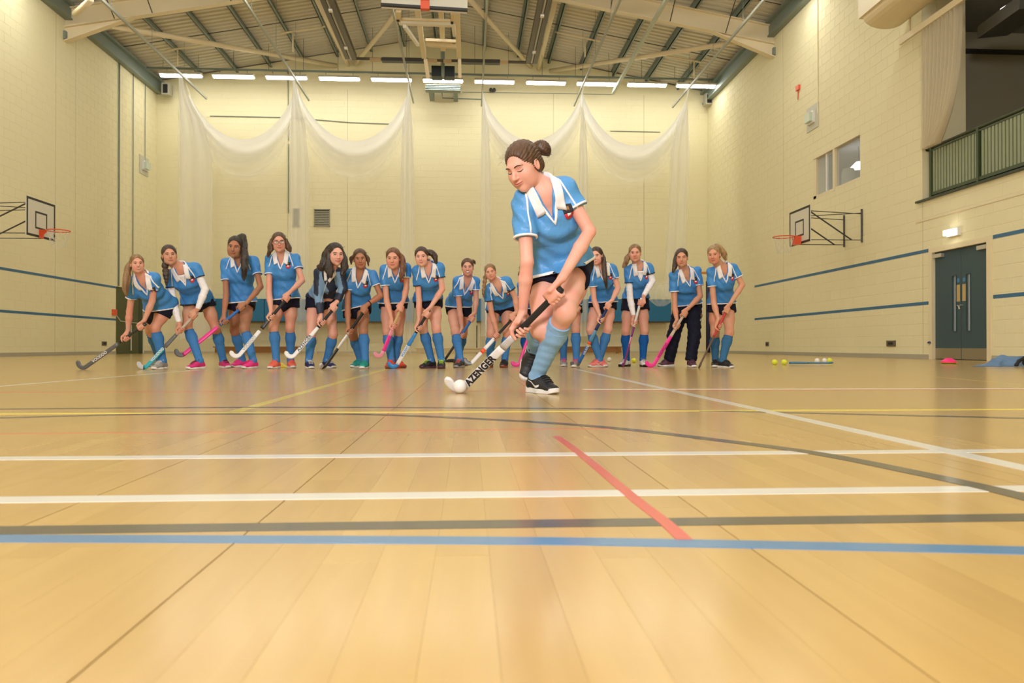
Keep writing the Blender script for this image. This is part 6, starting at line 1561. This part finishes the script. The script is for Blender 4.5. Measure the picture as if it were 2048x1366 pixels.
 dict(c='E', label='player with long white sleeves, royal blue socks and white shoes', skin='fair', hair='light', sock='royal', yaw=0, pitch=2, top=(750, 86), chin=(757, 262), trim='black', under=1, sleeves=1,
  sh=[(690, 330), (880, 300)], slv=[(668, 450), (922, 360)], el=[(708, 600), (918, 435)], wr=[(738, 750), (858, 525)], hip=[(685, 640), (830, 640)], hem=[(635, 600), (900, 590)], sho=[(685, 722), (835, 712)], kn=[(665, 905), (842, 905)], ft=[(622, 1240, -40), (852, 1242, 0)],
  shoes=(W_, K_, GY), locks=[dict(pts=[L_(-.04, .08, .02), (680, 220, .04), (665, 265, .04), (640, 305, .04)], r=[.028, .030, .028, .008], wave=.004)],
  stick=dict(top=(815, 598), low=(745, 825), heel=(660, 1190), floor=True, toe=(-.35, -1, .3), zones=[(0, .40, 'grip', gWg), (.40, .52, 'shaft', gPu), (.52, .62, 'stripe', gLP), (.62, 1, 'blade', gPu)], label='purple hockey stick with white grip')),
 dict(c='F', label='player in long navy trousers with hair over one shoulder, holding a pink stick', skin='mid', hair='dark', sock='sky', yaw=0, pitch=3, top=(340, 126), chin=(348, 308), trousers=1, build=1.0,
  sh=[(270, 390), (485, 345)], slv=[(248, 535), (532, 468)], el=[(280, 680), (520, 575)], wr=[(300, 800), (430, 660)], hip=[(330, 700), (480, 695)], hem=[(300, 665), (555, 630)], sho=[(330, 720), (480, 715)], kn=[(270, 950), (462, 955)], ft=[(160, 1240, -70), (462, 1248, 0)],
  shoes=(PL, W_, PL), locks=[dict(pts=[L_(-.05, .03, .05), (288, 230, .0), (280, 290, -.01), (262, 350, -.02)], r=[.026, .026, .028, .010])],
  stick=dict(top=(392, 706), low=(310, 858), heel=(90, 1208), floor=True, toe=LEFT, zones=[(0, .42, 'grip', gBe), (.42, 1, 'blade', gP)], text='VOODOO', textm=dtx, tsize=.040, tstart=.08, label='bright pink hockey stick with beige grip held by the player in trousers')),
 dict(c='F', label='player rightmost in the row, blonde curly hair tied back, black shoes, red stick', skin='mid', hair='blonde', sock='slate', yaw=-12, pitch=2, top=(642, 96), chin=(658, 284), smile=1,
  sh=[(622, 350), (835, 315)], slv=[(608, 488), (898, 388)], el=[(648, 640), (915, 470)], wr=[(688, 780), (828, 600)], hip=[(650, 690), (790, 690)], hem=[(575, 650), (860, 635)], sho=[(650, 730), (790, 718)], kn=[(658, 925), (795, 918)], ft=[(660, 1248, -20), (818, 1255, 25)], tick=None,
  shoes=(K_, W_, K_), locks=[dict(pts=[L_(.03, .05, .10), L_(.06, .07, .07), (738, 175, .04), (758, 232, .04)], r=[.030, .036, .034, .012], wave=.003)],
  stick=dict(top=(788, 668), low=(690, 850), heel=(528, 1200), floor=True, toe=(-.15, -1, .25), zones=[(0, .46, 'grip', gR), (.46, 1, 'blade', gBr)], label='dark red hockey stick seen edge-on, furthest right')),
]
hero = dict(c='G', label='running player in front of the row, hair in a small bun, dribbling a white ball', skin='pale', hair='brown', sock='pale', roll=-6, yaw=-38, pitch=26, hs=1.0, hdy=.07, top=(440, 60), chin=(486, 306), closed=True, smile=.7,
  res=.0062, fres=.0031, Y0=3.98, hY=4.0, torso=.46, sh=[(462, 358), (668, 292)], twist=0, slv=[(452, 540), (742, 378)], el=[(482, 655), (792, 505)], wr=[(463, 872), (690, 655)], eY=[-.34, -.30], hip=[(600, 738), (702, 708)], hem=[(528, 712), (782, 640)],
  sho=[(590, 800), (745, 745)], kn=[(552, 985, 3.80), (672, 905, 3.64)], ft=[((520, 1085, 4.10), (492, 1205, 4.02)), (612, 1312, 32)], footup=(.15, -1, .25), calfb=np.array([0, .03, 0]), shoes=(K_, W_, K_), tick=W_, shoe_s=.98, hands=1.0, badge=(.079, -.116), loose=.0, build=1.02, socktop=.17,
  locks=[dict(pts=[(500, 112, .05), (520, 96, .07), (548, 86, .08), (572, 96, .08), (588, 120, .08)], r=[.024, .018, .032, .028, .006], wave=.002, wisps=16, tie=1), dict(pts=[(520, 150, .05), (540, 180, .06), (528, 200, .05), (538, 214, .04)], r=[.035, .026, .012, .004], wisps=4)],
  stick=dict(top=(652, 752), low=(465, 935), heel=(172, 1240), ty=-.46, gb=.045, floor=True, toe=(-1, .05, .55), zones=[(0, .40, 'grip', gK), (.40, .50, 'silver_shaft', gS), (.50, 1, 'blade', gW)], text='AZENGER', textm=ktx, tsize=.052, tstart=.03, headw=.052, label='white hockey stick with large black lettering dribbling the ball'))
import time as _t
_t0 = _t.time()
ONLY = None
for i, sp in enumerate([hero] + team):
    if ONLY is not None and i not in ONLY: continue
    person(sp)
print('people', _t.time() - _t0)
# ------------------------------------------------------------------ balls, cones, things on the floor
bw = mat('ball_white', (.80, .78, .76), .3, bump=(260, .5, .002)); by = mat('ball_yellow', (.72, .80, .03), .45, bump=(200, .3, .002))
def ball(px, ybot, m, lab, r=.0365, group=None):
    g = atZ(px, ybot, 0.0); V = MB().ell((g[0], g[1] + r * .3, r), (r, r, r), None, 32, 20)
    return V.obj('ball', m, smooth=True, label=lab, cat='ball', group=group)
gb_ = atZ(920, 787, 0)
ico = bpy.data.meshes.new('ball'); import bmesh
bm = bmesh.new(); bmesh.ops.create_icosphere(bm, subdivisions=5, radius=.0365)
dim = [np.array([math.cos(k * 2.39996) * math.sqrt(1 - z * z), math.sin(k * 2.39996) * math.sqrt(1 - z * z), z]) for k, z in [(k, 1 - 2 * (k + .5) / 190) for k in range(190)]]; dim = np.array(dim)
for v in bm.verts:
    n_ = np.array(v.co) / .0365; d = np.linalg.norm(dim - n_, axis=1).min(); v.co = Vector(n_ * (.0365 - .0007 * max(0, 1 - (d / .08) ** 2)))
bm.to_mesh(ico); bm.free(); ico.polygons.foreach_set('use_smooth', np.ones(len(ico.polygons), dtype=bool))
o = link('ball', ico, bw); o.location = (gb_[0], gb_[1] + .01, .0365); tag(o, 'white dimpled hockey ball against the running player stick', 'ball')
ball(1550, 730, by, 'left of the two yellow balls lying together on the floor')
ball(1569, 730, by, 'right of the two yellow balls lying together on the floor')
ball(1268, 726, by, 'yellow-green ball between the royal blue socks')
ball(1219, 724, bw, 'off-white ball behind the coral pink shoe')
ball(462, 708.5, by, 'tiny far yellow ball behind the pink shoes')
ball(1635, 726.5, bw, 'leftmost white ball behind the blue stick on the floor', group=None)
ball(1650, 726.5, bw, 'second white ball behind the blue stick on the floor')
ball(1660, 726, by, 'rightmost yellow ball behind the blue stick on the floor')
a, b = atZ(1578, 727, .02), atZ(1655, 727.5, .02)
blue_s = mat('stick_lying_blue', (.02, .16, .32), .4)
stick((a[0], a[1], .03), (b[0], b[1], .03), (.1, 1, .05), [(0, .4, 'grip', blue_s), (.4, 1, 'shaft', blue_s)], 'blue hockey stick lying on the floor among balls', headw=.05)
def cone_disc(px, yb, m, lab, z0=0, r=.10, h=.055):
    g = atZ(px, yb, 0.0); g[1] += r
    MB().lathe((g[0], g[1], z0), [(r, 0), (r, .005), (r * .9, .012), (r * .38, h), (r * .30, h), (r * .27, h - .004), (r * .84, .007), (r * .9, 0), (r, 0)], 32).obj('marker_cone', m, label=lab, cat='marker cone', smooth=True)
cone_disc(553, 735.5, mat('cone_yellow', (.85, .62, .01), .45), 'yellow disc marker cone between the coral shoes')
cone_disc(1907, 729.5, mat('cone_green', (.22, .28, .02), .45), 'olive green disc marker under the pink cone by the door', 0, .10, .04)
cone_disc(1907, 729.5, mat('cone_orange', (.85, .15, .03), .45), 'orange disc marker between pink and green ones by the door', .022, .10, .04)
cone_disc(1907, 729.5, mat('cone_pink', (.9, .02, .22), .45), 'pink disc marker cone on top of stack by the door', .033, .10, .055)
# crumpled blue garment
g0 = atZ(1950, 733, 0); g1 = atZ(2046, 732, 0)
n, k = 90, 40; G = np.zeros((n, k, 3)); X0, X1 = g0[0], g1[0] + .02; Yc = g0[1] + .0
for i in range(n):
    for j in range(k):
        u, v = i / (n - 1), j / (k - 1)
        hgt = np.interp(u, [0, .2, .42, .6, .8, .93, 1], [.004, .02, .06, .12, .135, .10, .01]) * math.sin(math.pi * min(1, v * 1.02)) ** .8
        w_ = np.interp(u, [0, .15, .5, 1], [.05, .18, .34, .22])
        fold = .018 * math.sin(u * 15 + v * 6) * math.sin(v * 6 + u * 3) + .010 * math.sin(u * 22 - v * 12)
        G[i, j] = (X0 + (X1 - X0) * u + .02 * math.sin(v * 12 + u * 9), Yc + w_ * v * .9 - .02 * math.sin(u * 20), max(.004, hgt + fold * min(1, hgt * 14)))
G2 = G.copy(); G2[..., 2] = .002
idx = np.arange(n * k).reshape(n, k); Q = []
for i in range(n - 1):
    for j in range(k - 1): Q.append((idx[i, j], idx[i + 1, j], idx[i + 1, j + 1], idx[i, j + 1])); Q.append((idx[i, j] + n * k, idx[i, j + 1] + n * k, idx[i + 1, j + 1] + n * k, idx[i + 1, j] + n * k))
for i in range(n - 1):
    for j in (0, k - 1): Q.append((idx[i, j], idx[i, j] + n * k, idx[i + 1, j] + n * k, idx[i + 1, j]))
for j in range(k - 1):
    for i in (0, n - 1): Q.append((idx[i, j], idx[i, j + 1], idx[i, j + 1] + n * k, idx[i, j] + n * k))
o = link('crumpled_jacket', np_mesh('crumpled_jacket', np.concatenate([G.reshape(-1, 3), G2.reshape(-1, 3)]), np.array(Q)), mat('denim_blue_cloth', (.12, .22, .38), .75, bump=(20, .3, .005)))
tag(o, 'crumpled blue garment on the floor right of the teal door', 'garment')
g = atZ(2034, 734, 0); pts = []
F_ = Field(); rg = random.Random(3); p = np.array([g[0] - .03, g[1] - .02, .025])
for q in range(5):
    p2 = np.array([g[0] - .02 + q * .05, g[1] - .02 + .03 * (q % 2), .03 + .04 * (q % 3)]); F_.add(cone(p, p2, .018, .022), .01); p = p2
F_.add(ellip((g[0] + .16, g[1], .05), (.09, .05, .05)), .02)
fobj('bag_strap', F_.mesh(.006), blackcl, None, label='black bundled strap at the right edge beside the blue garment', cat='strap')
g = atZ(900, 724.5, 0); F_ = Field(); F_.add(cone((g[0] - .06, g[1], .02), (g[0] + .06, g[1], .026), .018, .026), .02); F_.add(cone((g[0] - .02, g[1], .03), (g[0] + .03, g[1] + .03, .034), .015, .02), .02)
fobj('sports_glove', F_.mesh(.006), blackcl, None, label='small black glove on the floor left of the mouthguard player shoe', cat='glove')
